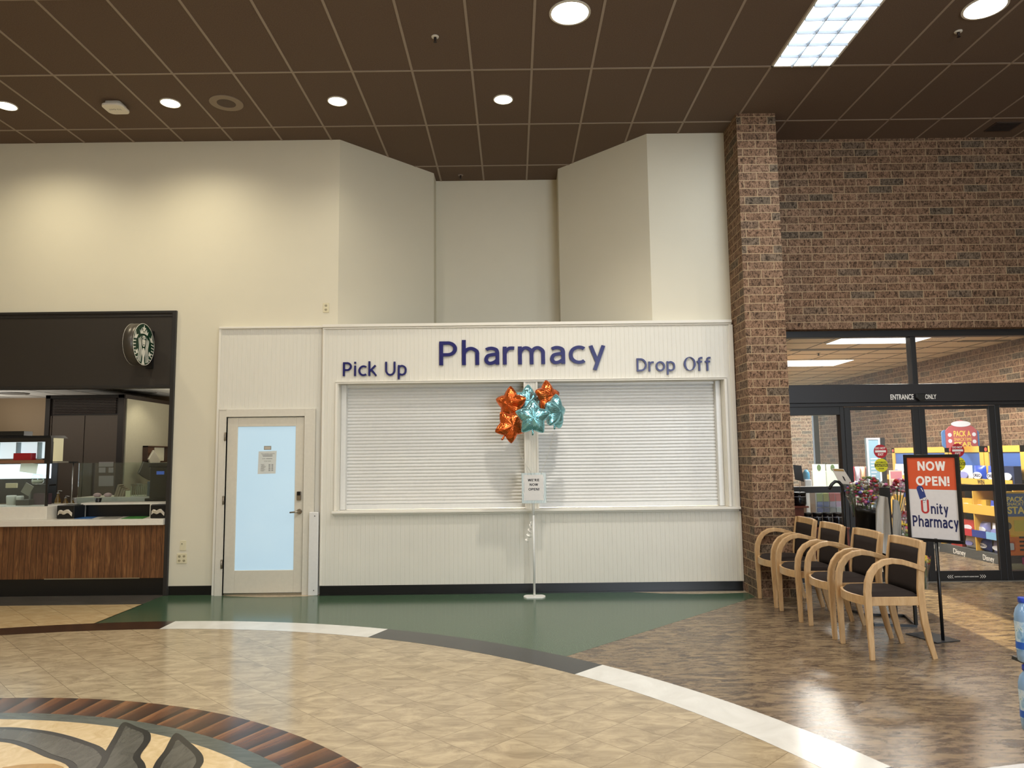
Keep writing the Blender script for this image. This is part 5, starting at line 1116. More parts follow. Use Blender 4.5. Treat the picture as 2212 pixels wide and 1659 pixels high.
RIB = mat('ribbon_white', '#dedad0', 0.4)
knot = Vector((sx - 0.012, sy - 0.02, 0.83))
for k, a in enumerate(BL):
    t_, p = balloon(a[0], a[1], a[2], a[3], a[4], a[5], a[6], a[7], a[8] * 1.07)
    if k in (1, 2, 3, 5):
        e = Vector((p.x + (0.03 if k == 2 else 0), p.y, p.z - a[8] * 0.5 - 0.08)); P = []
        bd = Vector((sx - 0.10 + 0.04 * k, sy - 0.045, 1.38))
        for i in range(9): u_ = i / 8; P.append(e.lerp(bd, u_) + Vector((0, 0, -0.02 * math.sin(PI * u_))))
        P += [Vector((sx - 0.05 + 0.02 * k, sy + 0.03, 1.2)), knot + Vector((0, 0, 0.2)), knot]
        b = MB(); b.tube(P, 0.0024, 5); tag(b.build('balloon_ribbon', RIB), ['', 'white ribbon from the upper left orange balloon', 'white ribbon from the lower left orange balloon', 'white ribbon from the teal balloon at the back', '', 'white ribbon from the sideways teal balloon at the right'][k], 'ribbon', 'ribbons tying the balloons')
b = MB()
for k in range(7):
    P = []; rr = random.Random(k)
    for i in range(60):
        u_ = i / 59; a = u_ * 26 + k; P.append(knot + Vector((-0.012 - 0.06 * u_ ** 0.8 * (0.3 + 0.7 * (k / 6)) + 0.012 * math.cos(a) * (0.4 + u_), -0.012 + 0.012 * math.sin(a), 0.0 - 0.23 * u_ * (0.6 + 0.4 * rr.random() if False else 0.75 + 0.04 * k))))
    b.tube(P, 0, 4, rect=(0.004, 0.0008))
tag(b.build('curled_ribbon', mat('ribbon_gloss', '#f2efe6', 0.25)), 'tuft of curled white ribbon hanging on the white pole', 'ribbon')

# ---- water bottles at the right edge, on a low display table
BY = 2.55
px0 = onY(2212, 1300, BY); bz1 = onY(2212, 1291, BY).z; bz0 = onY(2212, 1430, BY).z
PET = glass('pet_plastic', (0.72, 0.82, 0.92), 0.9, 0.05); WB = mat('bottle_water_blue', '#7d9cbd', 0.12, 0, 0.6)
def bottle(x, y, z, hgt, label):
    t = thing('water_bottle', label, 'water bottle', (x, y, z), group='water bottles at the right edge'); k = hgt / 0.235
    b = MB(); b.lathe([(0.024 * k, 0), (0.031 * k, 0.006 * k), (0.0325 * k, 0.03 * k), (0.031 * k, 0.10 * k), (0.033 * k, 0.15 * k), (0.0325 * k, 0.172 * k), (0.026 * k, 0.196 * k), (0.0145 * k, 0.212 * k), (0.0135 * k, 0.222 * k)], 28); b.build('bottle_body', WB, t)
    b = MB(); b.lathe([(0.0335 * k, 0.045 * k), (0.0322 * k, 0.10 * k), (0.0338 * k, 0.15 * k)], 28, caps=False); lb = b.build('bottle_label', None or LBL, t)
    b = MB(); b.lathe([(0.0337 * k, 0.05 * k), (0.0331 * k, 0.075 * k)], 28, caps=False); b.build('blue_band', mat('label_band_blue', '#1c55b0', 0.35), t)
    b = MB(); b.lathe([(0.0165 * k, 0.218 * k), (0.0165 * k, 0.234 * k), (0.015 * k, 0.237 * k)], 24); b.build('cap', mat('cap_royal_blue', '#1e3fae', 0.35), t)
    return t
lb_ = NB('water_label'); n_ = lb_.noise(lb_.uv((1, 1, 0.6), kind='obj'), 28, 3, 0.6, 1.0); LBL = lb_.done(lb_.ramp(n_, [(0.35, '#4f7fae'), (0.5, '#8fb3cd'), (0.62, '#c9d5dc'), (0.7, '#4f8b77')]), 0.35)
hb = bz1 - bz0; bx = px0.x - 0.004
bottle(bx, BY, bz0, hb, 'upper water bottle with blue cap at the right edge')
bottle(bx - 0.004, BY - 0.0, bz0 - 0.012 - hb, hb, 'lower water bottle standing under the upper one at the right edge')
b = MB(); b.box(bx + 0.0, bx + 0.30, BY - 0.06, BY + 0.08, bz0 - 0.012, bz0); tag(b.build('tray', BLACKP), 'thin black tray between the two levels of water bottles', 'tray')
zt_ = bz0 - 0.012 - hb
q = onZ(2150, 1655, zt_)
t = thing('display_table', 'white topped display table at the bottom right corner', 'table', (bx + 0.4, BY + 0.05, 0)); cN = onZ(2119, 1660, zt_); cF = onZ(2212, 1649, zt_)
b = MB(); d = Vector((cF.x - cN.x, cF.y - cN.y)).normalized(); A = Vector((cN.x, cN.y)) - d * 0.5; B = A + d * 1.6; nn_ = Vector((d.y, -d.x)) * 1.0
b.prism([(A.x, A.y), (B.x, B.y), (B.x + nn_.x, B.y + nn_.y), (A.x + nn_.x, A.y + nn_.y)], zt_ - 0.03, zt_, 'z'); b.build('table_top', mat('table_white', '#cfccc9', 0.4), t, world=True)
b = MB(); c_ = A + d * 0.8 + nn_ * 0.5; b.box(c_.x - 0.25, c_.x + 0.25, c_.y - 0.25, c_.y + 0.25, 0, zt_ - 0.03); b.build('pedestal', mat('pedestal_grey', '#77777a', 0.5), t, world=True)

# ================================================================== entrance front and vestibule on the right
XV = 7.25; ZV = onX(2212, 729, XV).z
SFM = mat('storefront_black', '#141316', 0.38); CLR = glass('storefront_glass', (0.93, 0.95, 0.95), 0.35)
b = MB(); ya, yb = YS - 0.03, YS + 0.08
b.box(3.078, 7.10, ya, yb, 2.985, 3.075); b.box(4.945, 5.01, ya, yb, 2.38, 2.985); b.box(3.078, 3.12, ya, yb, 0, 2.99); b.box(7.04, 7.10, ya, yb, 0, 2.99)
b.box(3.078, 7.10, ya, yb, 2.16, 2.19)
b.box(4.02, 4.07, ya, yb, 0, 2.17); b.box(5.925, 5.985, ya, yb, 0, 2.17)
b.box(3.078, 4.02, ya, yb, 2.02, 2.17); b.box(5.985, 7.10, ya, yb, 2.09, 2.17)
b.box(3.078, 4.02, ya, yb, 1.075, 1.15); b.box(5.985, 7.10, ya, yb, 1.075, 1.15); b.box(3.078, 4.02, ya, yb, 0, 0.115); b.box(5.985, 7.10, ya, yb, 0, 0.115)
b.box(3.078, 7.10, ya, yb, 2.375, 2.395)
wf = struct(b.build('window_1', SFM, keep=True, bevel=0.003))
b = MB(); b.box(3.12, 7.04, YS + 0.02, YS + 0.026, 2.395, 2.985); b.build('transom_glass', CLR, wf)
b = MB(); b.box(3.12, 4.02, YS + 0.02, YS + 0.026, 0.115, 2.02); b.build('sidelight_glass', CLR, wf)
b = MB(); b.box(5.985, 7.04, YS + 0.02, YS + 0.026, 0.115, 2.09); b.build('sidelight_glass', CLR, wf)
# door operator header with lettering
t = thing('door_operator', 'black header box reading ENTRANCE ONLY above the sliding doors', 'door header', (5.1, YS - 0.05, 2.165))
b = MB(); b.box(3.08, 7.10, YS - 0.10, YS - 0.031, 2.165, 2.385); b.box(3.08, 7.10, YS - 0.06, YS - 0.031, 2.12, 2.165); b.build('header_box', mat('header_black_brown', '#1c191c', 0.4), t, world=True, bevel=0.003)
yq = YS - 0.101; DW = mat('decal_white', '#eeeae2', 0.5)
def onrect(s, px, bold=0.02):
    x0, x1, z0, z1 = rectY(*px, yq); text(s, (x0, x1, z0, z1), yq, 0.001, DW, t, bold=bold, world=True)
onrect('ENTRANCE', (1923, 852, 1974, 863)); onrect('ONLY', (1998, 852, 2023, 862))
x0, x1, z0, z1 = rectY(1975, 851, 1996, 867, yq); b = MB(); b.prism([(x0, z1), (x1, z1), (x1 - 0.015, z0 + 0.01), (x0 + 0.04, z0), (x0, z0 + 0.04)], yq - 0.05, yq); b.build('motion_sensor', BLACKP, t, world=True, bevel=0.006)
# sliding doors
def sdoor(name, x0, x1):
    d = thing(name, '', '', ((x0 + x1) / 2, YS - 0.02, 0)); del d['label']; del d['category']; struct(d)
    b = MB(); y0, y1 = YS - 0.028, YS + 0.012
    b.box(x0, x0 + 0.075, y0, y1, 0.012, 2.115); b.box(x1 - 0.075, x1, y0, y1, 0.012, 2.115); b.box(x0 + 0.075, x1 - 0.075, y0, y1, 2.075, 2.115)
    b.box(x0 + 0.075, x1 - 0.075, y0, y1, 1.075, 1.15); b.box(x0 + 0.075, x1 - 0.075, y0, y1, 0.012, 0.125); b.build('door_frame', SFM, d, world=True, bevel=0.003)
    b = MB(); b.box(x0 + 0.07, x1 - 0.07, YS - 0.01, YS - 0.004, 0.12, 2.08); b.build('glass_pane', CLR, d, world=True); return d
d2 = sdoor('door_2', 4.075, 4.99); d3 = sdoor('door_3', 4.992, 5.925)
b = MB(); b.box(3.1, 7.08, YS - 0.06, YS + 0.09, 0.0, 0.010); struct(b.build('trim_5', mat('threshold_steel', '#8f8d88', 0.35, 0.8), keep=True))
def decal(px, py, col, label, lines, bar=None, yy=YS - 0.0115):
    p = onY(px, py, yy); r = 0.083; t = thing('door_decal', label, 'decal', (p.x, yy, p.z), group='round decals on the sliding doors')
    b = MB(); b.prism(circle(0, 0, r, 36), -0.001, 0); b.build('disc', col, t)
    if bar is not None: b = MB(); b.box(-0.066, 0.066, -0.0015, -0.001, -0.013, 0.013) if bar == 'w' else b.box(-0.08, 0.08, -0.0015, -0.001, -0.017, 0.017); b.build('bar', DW if bar == 'w' else BLACKP, t)
    for (s, box, m) in lines: text(s, box, -0.0015, 0.0006, m, t, bold=0.03)
DR = mat('decal_red', '#b01523', 0.45); DY = mat('decal_yellow', '#d8d21a', 0.5)
Lr = [('DO NOT', (-0.062, 0.062, 0.026, 0.052), DW), ('EXIT', (-0.034, 0.034, -0.052, -0.024), DW)]
Ly = [('AUTOMATIC', (-0.062, 0.062, 0.027, 0.044), BLACKP), ('CAUTION', (-0.070, 0.070, -0.012, 0.012), DY), ('DOOR', (-0.032, 0.032, -0.050, -0.032), BLACKP)]
decal(1902, 975, DR, 'red DO NOT EXIT disc on the left sliding door', Lr, 'w'); decal(1903.5, 1005, DY, 'yellow CAUTION AUTOMATIC DOOR disc on the left sliding door', Ly, 'b')
decal(2068.5, 973, DR, 'red DO NOT EXIT disc on the right sliding door', Lr, 'w'); decal(2071, 1002, DY, 'yellow caution disc on the right door, partly behind the sign', Ly, 'b')
ax0, ax1, az0, az1 = rectY(2048, 1240, 2128, 1249, YS - 0.029)
t = thing('caution_strip', 'white sliding door caution lettering with chevrons on the bottom rail', 'decal', ((ax0 + ax1) / 2, YS - 0.029, az0)); w = ax1 - ax0
text('CAUTION  AUTOMATIC SLIDING DOOR', (-w * 0.33, w * 0.33, 0.014, 0.028), -0.0005, 0.001, DW, t, bold=0.01); 
for sd in (-1, 1):
    for k in range(3):
        x = sd * (w * 0.36 + 0.024 * k); b = MB(); b.prism([(x, 0.042), (x + sd * 0.006, 0.042), (x + sd * 0.026, 0.022), (x + sd * 0.006, 0.002), (x, 0.002), (x + sd * 0.018, 0.022)], -0.0015, -0.0005); b.build('chevron', DW, t)
# shell of the vestibule
b = MB(); b.box(XV, XV + 0.2, YS + 0.13, 17.3, 0, ZV + 0.2); b.box(7.10, XV, YB + 0.30, YB + 0.5, 0, ZV + 0.2); struct(b.build('wall_vestibule_right', BRICK, keep=True))
b = MB(); b.box(4.05, 4.15, 11.0, 17.3, 0, ZV + 0.2); b.box(3.0, 3.078, 9.2, 11.1, 0, ZV + 0.2); b.box(3.0, 4.15, 11.0, 11.1, 0, ZV + 0.2); struct(b.build('wall_vestibule_left', BRICK, keep=True))
VC = m_wallpaint('vestibule_ceiling_tan', '#e2d0b2', 0.85)
b = MB(); b.box(3.0, XV + 0.1, YB + 0.30, 17.3, ZV, ZV + 0.08); vc = struct(b.build('ceiling_vestibule', VC, keep=True))
b = MB()
for i in range(7): x = 3.3 + 0.6096 * i; b.box(x - 0.009, x + 0.009, YS + 0.12, 17.3, ZV - 0.004, ZV + 0.001)
for j in range(14): y = 9.2 + 0.6096 * j; b.box(3.05, XV, y - 0.009, y + 0.009, ZV - 0.005, ZV + 0.001)
b.build('grid', mat('vestibule_grid', '#5e5245', 0.5), vc)
for (q0, q1, q2, q3, lb) in (((1788, 743), (1824, 728), (2017, 725), (1978, 740), 'nearer fluorescent panel on the vestibule ceiling'), ((1660, 790.5), (1680, 779.5), (1829, 778.5), (1811, 790), 'farther fluorescent panel on the vestibule ceiling')):
    P = [onZ(x, y, ZV - 0.004) for x, y in (q0, q1, q2, q3)]; x0 = min(P[0].x, P[1].x); x1 = max(P[2].x, P[3].x); y0 = min(p.y for p in P); y1 = max(p.y for p in P)
    x0 = (P[0].x + P[1].x) / 2; x1 = (P[2].x + P[3].x) / 2
    t = thing('ceiling_panel_light', lb, 'ceiling light', ((x0 + x1) / 2, (y0 + y1) / 2, ZV), group='fluorescent panels of the vestibule')
    w, l = (x1 - x0) / 2, (y1 - y0) / 2; b = MB(); b.box(-w, w, -l, l, -0.008, -0.002); b.build('lens', glow('panel_glow', '#fbf8f2', 3.2), t)
    b = MB(); b.box(-w - 0.02, w + 0.02, -l - 0.02, l + 0.02, -0.0045, -0.001); b.build('housing', TRIMW, t)
for (pp, lb) in (((1712, 755, 1960, 3), 'long dark linear air slot in the vestibule ceiling, nearer one'), ((2080, 735, 2212, 3), 'long dark linear air slot at the right of the vestibule ceiling')):
    a = onZ(pp[0], pp[1], ZV); c = onZ(pp[2], pp[1] - 2, ZV); b = MB(); b.box(a.x, min(c.x, XV - 0.05), a.y, a.y + 0.14, ZV - 0.006, ZV - 0.001); tag(b.build('air_slot', mat('slot_grey', '#6d6252', 0.6)), lb, 'vent')
p = onZ(1768, 763, ZV); b = MB(); b.lathe([(0.03, -0.04), (0.012, -0.036), (0.01, -0.005), (0.035, 0)], 14, (p.x, p.y, ZV)); tag(b.build('sprinkler_head', mat('dark_bronze', '#2c2220', 0.4, 0.6)), 'small dark sprinkler head on the vestibule ceiling', 'sprinkler')
# outer front
b = MB()
for x in (4.15, 5.6, 7.13): b.box(x, x + 0.12, 17.2, 17.3, 0, ZV)
b.box(4.15, 7.25, 17.2, 17.3, ZV - 0.1, ZV); b.box(4.15, 7.25, 17.2, 17.3, 0, 0.06); struct(b.build('window_3', SFM, keep=True))
b = MB(); b.box(-2, 16, 17.4, 40, -0.05, 0.0); struct(b.build('ground_outside', m_stone('outdoor_concrete', '#a39a88', '#b9b09d', 3), keep=True))
b = MB(); b.box(6.3, 12, 21, 21.3, 0, 3.4); struct(b.build('wall_outside', BRICK, keep=True))
# bright sun falls on the vestibule floor through the outer doors (real sun lamp above)

# ---- snack display along the right brick wall
XF = 6.66; GOLDB = mat('display_gold_card', '#d9aa45', 0.5); GREYB = mat('display_grey_card', '#4f5150', 0.5); BLUEB = mat('display_blue_card', '#3c5ea0', 0.45); DARKB = mat('display_dark_inside', '#241a16', 0.6)
def ZX(y, x=2110): return onX(x, y, XF).z
YA, YZ = 9.75, 13.2
t = thing('snack_display', 'long gold cardboard snack display against the vestibule brick wall', 'display stand', (XF + 0.25, (YA + YZ) / 2, 0))
z_b = ZX(1189); zs_ = [(ZX(1160), ZX(1145)), (ZX(1110), ZX(1090)), (ZX(1047), ZX(1034))]
b = MB(); b.box(XF, XV - 0.05, YA, YZ, 0, z_b); b.build('base_panel', GREYB, t, world=True)
b = MB(); b.box(XF + 0.45, XV - 0.05, YA, YZ, z_b, 1.63); b.build('back_board', DARKB, t, world=True)
for k, (za, zb) in enumerate(zs_):
    b = MB(); b.box(XF, XF + 0.45, YA, YZ, za, za + 0.012); b.build('shelf', GOLDB, t, world=True)
    if k: b = MB(); b.box(XF - 0.012, XF, YA, YZ, za, zb); b.build('gold_band', GOLDB, t, world=True)
    else:
        cols = ['#3f6fb2', '#7fb2d8', '#2c3f8c', '#b8323c', '#3f6fb2', '#7fb2d8']
        for i in range(11):
            y0 = YA + i * 0.315; b = MB(); b.box(XF - 0.012, XF, y0, y0 + 0.312, za, zb); b.build('brand_strip', mat('strip' + cols[i % 6], cols[i % 6], 0.5), t, world=True)
for i in range(5):
    y0 = YA + i * 0.86; b = MB(); b.box(XF - 0.008, XF + 0.40, y0, y0 + 0.02, z_b, zs_[2][0]); b.build('divider', GOLDB, t, world=True)
for i in range(4):   # bezel boards on top
    y0 = YA + 0.02 + i * 0.86; b = MB(); z0, z1 = ZX(1034), 1.63
    for (a, c, e, f) in ((y0, y0 + 0.84, z1 - 0.09, z1), (y0, y0 + 0.09, z0 + 0.0, z1), (y0 + 0.75, y0 + 0.84, z0, z1)): b.box(XF + 0.20, XF + 0.215, a, c, e, f)
    fr_ = b.build('bezel_board', GOLDB, t, world=True); b = MB(); b.box(XF + 0.215, XF + 0.225, y0 + 0.05, y0 + 0.79, z0, z1 - 0.05); b.build('blue_screen', BLUEB, t, world=True)
    b = MB(); b.prism(circle(y0 + 0.795, z1 - 0.05, 0.03, 16), XF + 0.195, XF + 0.20, 'x'); b.build('badge', mat('badge_red', '#b4442c', 0.5), t, world=True)
def text_on_x(s, y_left, y_right, z0, z1, X, m, parent, bold=0.01, name='lettering', world=True):
    """text lying on a plane facing -x; reads from far (left) to near (right)"""
    V, F = text_mesh(s, bold); xs = [v[0] for v in V]; zs2_ = [v[1] for v in V]; a, c, e, f = min(xs), max(xs), min(zs2_), max(zs2_)
    V2 = [((v[0] - a) / (c - a) * (y_left - y_right), z0 + (v[1] - e) / (f - e) * (z1 - z0)) for v in V]; VV, FF = solid(V2, F, 0, 1)
    b = MB(); b.add([(X - (0.002 if q[1] == 0 else 0), y_left - q[0], q[2]) for q in VV], FF); return b.build(name, m, parent, world=world)
for (xa, xb, ya_, yb_) in ((2060, 2086, 1186, 1202), (2124, 2148, 1200, 1222), (2016, 2030, 1180, 1194)):
    a = onX(xa, (ya_ + yb_) / 2, XF); c = onX(xb, (ya_ + yb_) / 2, XF); zc_ = max(0.05, min(z_b - 0.05, (a.z + c.z) / 2)); text_on_x('Disney', a.y, c.y, zc_ - 0.055, zc_ + 0.045, XF, DW, t, 0.0)
a = onX(2110, 1041, XF - 0.012); text_on_x('WIN', onX(2113, 1040, XF).y, onX(2128, 1040, XF).y, zs_[2][0] + 0.01, zs_[2][1] - 0.01, XF - 0.012, BLACKP, t, 0.02)
# packs
PB = mat('pack_blue', '#2346a8', 0.3); PK = mat('pack_navy', '#1d2c52', 0.3); PR = mat('pack_red', '#b93a34', 0.4); PY = mat('pack_yellow', '#d5a63c', 0.45); PWH = mat('pack_white', '#dcdfe6', 0.35); PLI = mat('pack_lilac', '#8c8fc9', 0.35)
def pack(label, y, z, w, h, m, grp, wm=None, soft=True, word_=None):
    t = thing('snack_pack', label, 'snack', (XF + 0.10, y, z), group=grp)
    b = MB()
    if soft:
        n = 8; V = []; F = []
        for i in range(n + 1):
            for j in range(n + 1):
                u_, v_ = i / n, j / n; d_ = 0.05 * (math.sin(PI * u_) * math.sin(PI * v_)) ** 0.5; V.append((-d_, (u_ - 0.5) * w, v_ * h))
        o = len(V); V += [(0.05 * 0 - v[0] * 0.8 + 0.001, v[1], v[2]) for v in V]
        for i in range(n):
            for j in range(n): a_ = i * (n + 1) + j; F += [(a_, a_ + 1, a_ + n + 2, a_ + n + 1), (o + a_, o + a_ + n + 1, o + a_ + n + 2, o + a_ + 1)]
        b.add(V, F, True)
    else: b.box(-0.04, 0.06, -w / 2, w / 2, 0, h)
    b.build('wrapper', m, t)
    b = MB(); b.prism([(0.36 * w * math.cos(2 * PI * i / 16), h * 0.45 + 0.2 * h * math.sin(2 * PI * i / 16)) for i in range(16)], -0.056, -0.045, 'x'); b.build('emblem', wm or PWH, t)
    if word_: o_ = text_on_x(word_, 0.3 * w, -0.3 * w, h * 0.38, h * 0.55, -0.057, NV, t, 0.01, world=False)
    return t
ordn = ['first', 'second', 'third', 'fourth', 'fifth', 'sixth', 'seventh', 'eighth', 'ninth', 'tenth', 'eleventh', 'twelfth']
rows = [('top shelf', zs_[2][0] + 0.012, 0.26, [PK, PB, PB, PWH, PK, PB, PB, PK, PB, PWH]), ('second shelf', zs_[1][0] + 0.012, 0.19, [PB, PB, PY, PY, PB, PB, PY, PY, PB, PB]),
        ('third shelf', zs_[0][0] + 0.012, 0.21, [PLI, PWH, PLI, PR, PR, PLI, PWH, PR, PR, PLI]), ('bottom shelf', z_b, 0.17, [PB, PLI, PB, PWH, PR, PLI, PB, PWH, PR, PB])]
for rn, z_, h_, ms in rows:
    for i, m_ in enumerate(ms):
        y_c = YA + 0.19 + i * 0.315; pack('%s snack pack from the near end on the display\'s %s' % (ordn[i], rn), y_c, z_, 0.27, h_, m_, 'snack packs on the ' + rn, wm=PLI if m_ is PWH else PWH, soft=m_ not in (PY, PR, PK), word_='OREO' if m_ is PB else None)
# topper board
t_x0, t_x1, t_z0, t_z1 = rectY(2034, 929, 2118, 980, 11.1)
t = thing('display_topper', 'arched PACK A SNACKTIME STAR topper above the snack display', 'sign', ((t_x0 + t_x1) / 2, 11.1, 1.61)); hw = (t_x1 - t_x0) / 2; hh = t_z1 - 1.61; zz0 = 0.0
b = MB(); b.prism(rrect(-hw, hw, zz0, hh, 0.05), 0, 0.02); b.build('blue_board', mat('topper_blue', '#4f78ab', 0.5), t)
rx = 0.24; cxr = -hw + 0.05 + rx
b = MB(); b.prism([(cxr - rx, zz0), (cxr + rx, zz0), (cxr + rx, hh * 0.95), (cxr + rx * 0.75, hh + 0.05), (cxr + rx * 0.45, hh + 0.08), (cxr + rx * 0.3, hh + 0.13), (cxr, hh + 0.15), (cxr - rx * 0.3, hh + 0.13), (cxr - rx * 0.45, hh + 0.08), (cxr - rx * 0.75, hh + 0.05), (cxr - rx, hh * 0.95)], -0.015, 0); b.build('red_panel', mat('topper_red', '#b0555a', 0.5), t)
b = MB(); b.prism([(cxr + 0.15 * math.cos(2 * PI * i / 24), hh + 0.09 + 0.045 * math.sin(2 * PI * i / 24)) for i in range(24)], -0.02, -0.015); b.build('white_cap', PWH, t)
YT = mat('topper_yellow', '#e5c85c', 0.5)
text('PACK A', (cxr - 0.12, cxr + 0.14, hh * 0.62, hh * 0.95), -0.0155, 0.002, YT, t, bold=0.02); text('SNACKTIME', (cxr - 0.12, cxr + 0.15, hh * 0.38, hh * 0.56), -0.0155, 0.002, YT, t); text('STAR', (cxr - 0.12, cxr + 0.15, 0.02, hh * 0.33), -0.0155, 0.002, YT, t, bold=0.03)
for dx, dz in ((-0.18, hh * 0.72), (0.19, hh * 0.74), (-0.18, hh * 0.38), (0.19, hh * 0.34)): b = MB(); b.prism(circle(cxr + dx, dz, 0.03, 14), -0.018, -0.015); b.build('round_logo', PWH, t)
text('Zootopia', (hw - 0.23, hw - 0.06, hh * 0.80, hh * 0.90), -0.001, 0.002, DW, t)
b = MB(); b.box(-0.04, 0.04, 0.021, 0.03, -0.04, 0.2); b.build('support', DARKB, t)
# bus front board
bx0, bx1 = onY(2167, 1100, 9.5).x, 7.15; Z_ = lambda y: onY(2190, y, 9.5).z
t = thing('bus_display_board', 'cardboard yellow bus front reading PACK A SNACKTIME STAR beside the display', 'display stand', ((bx0 + bx1) / 2, 9.5, 0)); hb_ = (bx1 - bx0) / 2
def bb(name, x0, x1, y0, y1, m, dep=0.004, r=0.0, par=None):
    b = MB(); b.prism(rrect(x0 - (bx0 + bx1) / 2, x1 - (bx0 + bx1) / 2, Z_(y1), Z_(y0), r) if r else [(x0 - (bx0 + bx1) / 2, Z_(y1)), (x1 - (bx0 + bx1) / 2, Z_(y1)), (x1 - (bx0 + bx1) / 2, Z_(y0)), (x0 - (bx0 + bx1) / 2, Z_(y0))], -dep, 0 if dep < 0.006 else -0.004); return b.build(name, m, par or t)
BY_ = mat('bus_yellow', '#d3a024', 0.5); BO_ = mat('bus_orange', '#c9692a', 0.5)
b = MB(); b.box(-hb_, hb_, 0, 0.03, 0.0, Z_(1062)); b.build('board', BY_, t)
bb('windshield', onY(2170, 1100, 9.5).x, bx1 - 0.05, 1066, 1116, mat('bus_window_blue', '#34507e', 0.4), 0.005, 0.03)
bb('hood', onY(2188, 1100, 9.5).x, bx1 - 0.12, 1124, 1148, mat('bus_hood_olive', '#b8a325', 0.5), 0.005)
bb('lower_body', bx0, bx1, 1160, 1200, BO_, 0.005); bb('bumper', bx0, bx1, 1200, 1217, mat('bus_bumper', '#2d2a2e', 0.4), 0.009); bb('road_strip', bx0, bx1, 1217, 1236, mat('road_print', '#7d7a62', 0.6), 0.005)
bb('headlight', onY(2173, 1150, 9.5).x, onY(2190, 1150, 9.5).x, 1170, 1191, mat('headlight_rim', '#a8491f', 0.4), 0.008, 0.02); bb('headlight_lens', onY(2176, 1150, 9.5).x, onY(2187, 1150, 9.5).x, 1173, 1188, mat('headlight_grey', '#b9bcbb', 0.3), 0.011, 0.015)
b = MB(); p = onY(2176, 1136, 9.5); b.prism(circle(p.x - (bx0 + bx1) / 2, p.z, 0.048, 24), -0.012, -0.004); b.build('mirror', DARKB, t); bb('mirror_arm', onY(2175, 1150, 9.5).x, onY(2181, 1150, 9.5).x, 1147, 1163, BO_, 0.009)
for k in range(4): bb('grille_slot', onY(2200, 1150, 9.5).x, bx1 - 0.15, 1159 + 9 * k, 1163 + 9 * k, DARKB, 0.009)
bb('plate', onY(2202, 1150, 9.5).x, onY(2212, 1150, 9.5).x + 0.1, 1204, 1219, mat('plate_maroon', '#8b1f52', 0.5), 0.013, 0.01)
xo = (bx0 + bx1) / 2; xs_ = onY(2175, 1090, 9.5).x - xo; xe = xs_ + 0.30
text('PACK A', (xs_, xe, Z_(1084), Z_(1073)), -0.0052, 0.002, YT, t, bold=0.02); text('SNACKTIME', (xs_, xe, Z_(1092), Z_(1085.5)), -0.0052, 0.002, YT, t, bold=0.01); text('STAR', (xs_, xe, Z_(1110), Z_(1094)), -0.0052, 0.002, YT, t, bold=0.03)

# ---- other things seen through the left glass
def sboard(name, px, Y, D, m, label, cat, z0_=0.0):
    x0, x1, za, zb = rectY(*px, Y); b = MB(); b.box(x0, x1, Y, Y + D, z0_, zb); return tag(b.build(name, m, bevel=0.004), label, cat)
x0, x1, za, zb = rectY(1874, 946, 1909, 1040, 10.9)
t = thing('standing_panel', 'tall pale blue information panel with dark edge in the vestibule', 'sign', ((x0 + x1) / 2, 10.95, 0)); w = (x1 - x0) / 2
b = MB(); b.box(-w, w, 0, 0.05, 0.3, zb); b.build('blue_panel', mat('panel_blue_grey', '#7f9fb2', 0.3), t); b = MB(); frame(b, -w, w, 0.3, zb, 0.025, -0.01, 0.0); b.build('pale_frame', PWH, t)
b = MB(); b.box(w, w + 0.08, 0, 0.12, 0.0, zb); b.build('dark_post', SFM, t); b = MB(); b.box(-w, w, 0, 0.3, 0, 0.3); b.build('foot', GREYB, t)
for k in range(7): b = MB(); b.box(-w * 0.5, w * 0.5 - 0.02 * (k % 3), -0.002, 0.0, zb - 0.32 - 0.05 * k, zb - 0.305 - 0.05 * k); b.build('printed_line', PWH, t)
sboard('grey_panel_box', (1769, 1018, 1813, 1150), 12.9, 0.35, mat('box_light_grey', '#aaaeb0', 0.5), 'large light grey box behind the left side glass', 'box')
for k, (px, m_) in enumerate([((1757, 1003, 1786, 1018), '#dfeee2'), ((1787, 1003, 1815, 1018), '#cfe6d8')]):
    x0, x1, za, zb = rectY(*px, 12.6); t = thing('poster_board', ['left', 'right'][k] + ' white board with a dark green bottle picture', 'poster', ((x0 + x1) / 2, 12.65, 0), group='white bottle boards'); w = (x1 - x0) / 2
    b = MB(); b.box(-w + 0.003, w - 0.003, 0, 0.02, 0, zb); b.build('board', mat('bd' + m_, m_, 0.6), t); b = MB(); b.prism([(0.035 * math.cos(a), zb - 0.06 + 0.055 * math.sin(a)) for a in [2 * PI * i / 14 for i in range(14)]], -0.003, 0); b.build('bottle_picture', mat('bottle_green', '#4d6b3d', 0.5), t)
x0, x1, za, zb = rectY(1762, 1064, 1822, 1112, 9.5)
t = thing('card_rack', 'white rack of small colourful cards behind the lower left glass', 'rack', ((x0 + x1) / 2, 9.5, 0)); w = (x1 - x0) / 2; b = MB(); b.box(-w, w, 0.02, 0.2, 0, zb); b.build('rack_body', mat('rack_white', '#d9dde2', 0.5), t)
colr = [['#9fb56c', '#b4bd62', '#c2404a', '#c9525a'], ['#4a69b8', '#3f62b5', '#b8b5dc', '#c9a9cf'], ['#6373b8', '#6878b4', '#9aa3a9', '#b3bcc0']]
rz_ = [(1066, 1083), (1084, 1095), (1097, 1110)]
rn_ = ['top', 'middle', 'bottom']
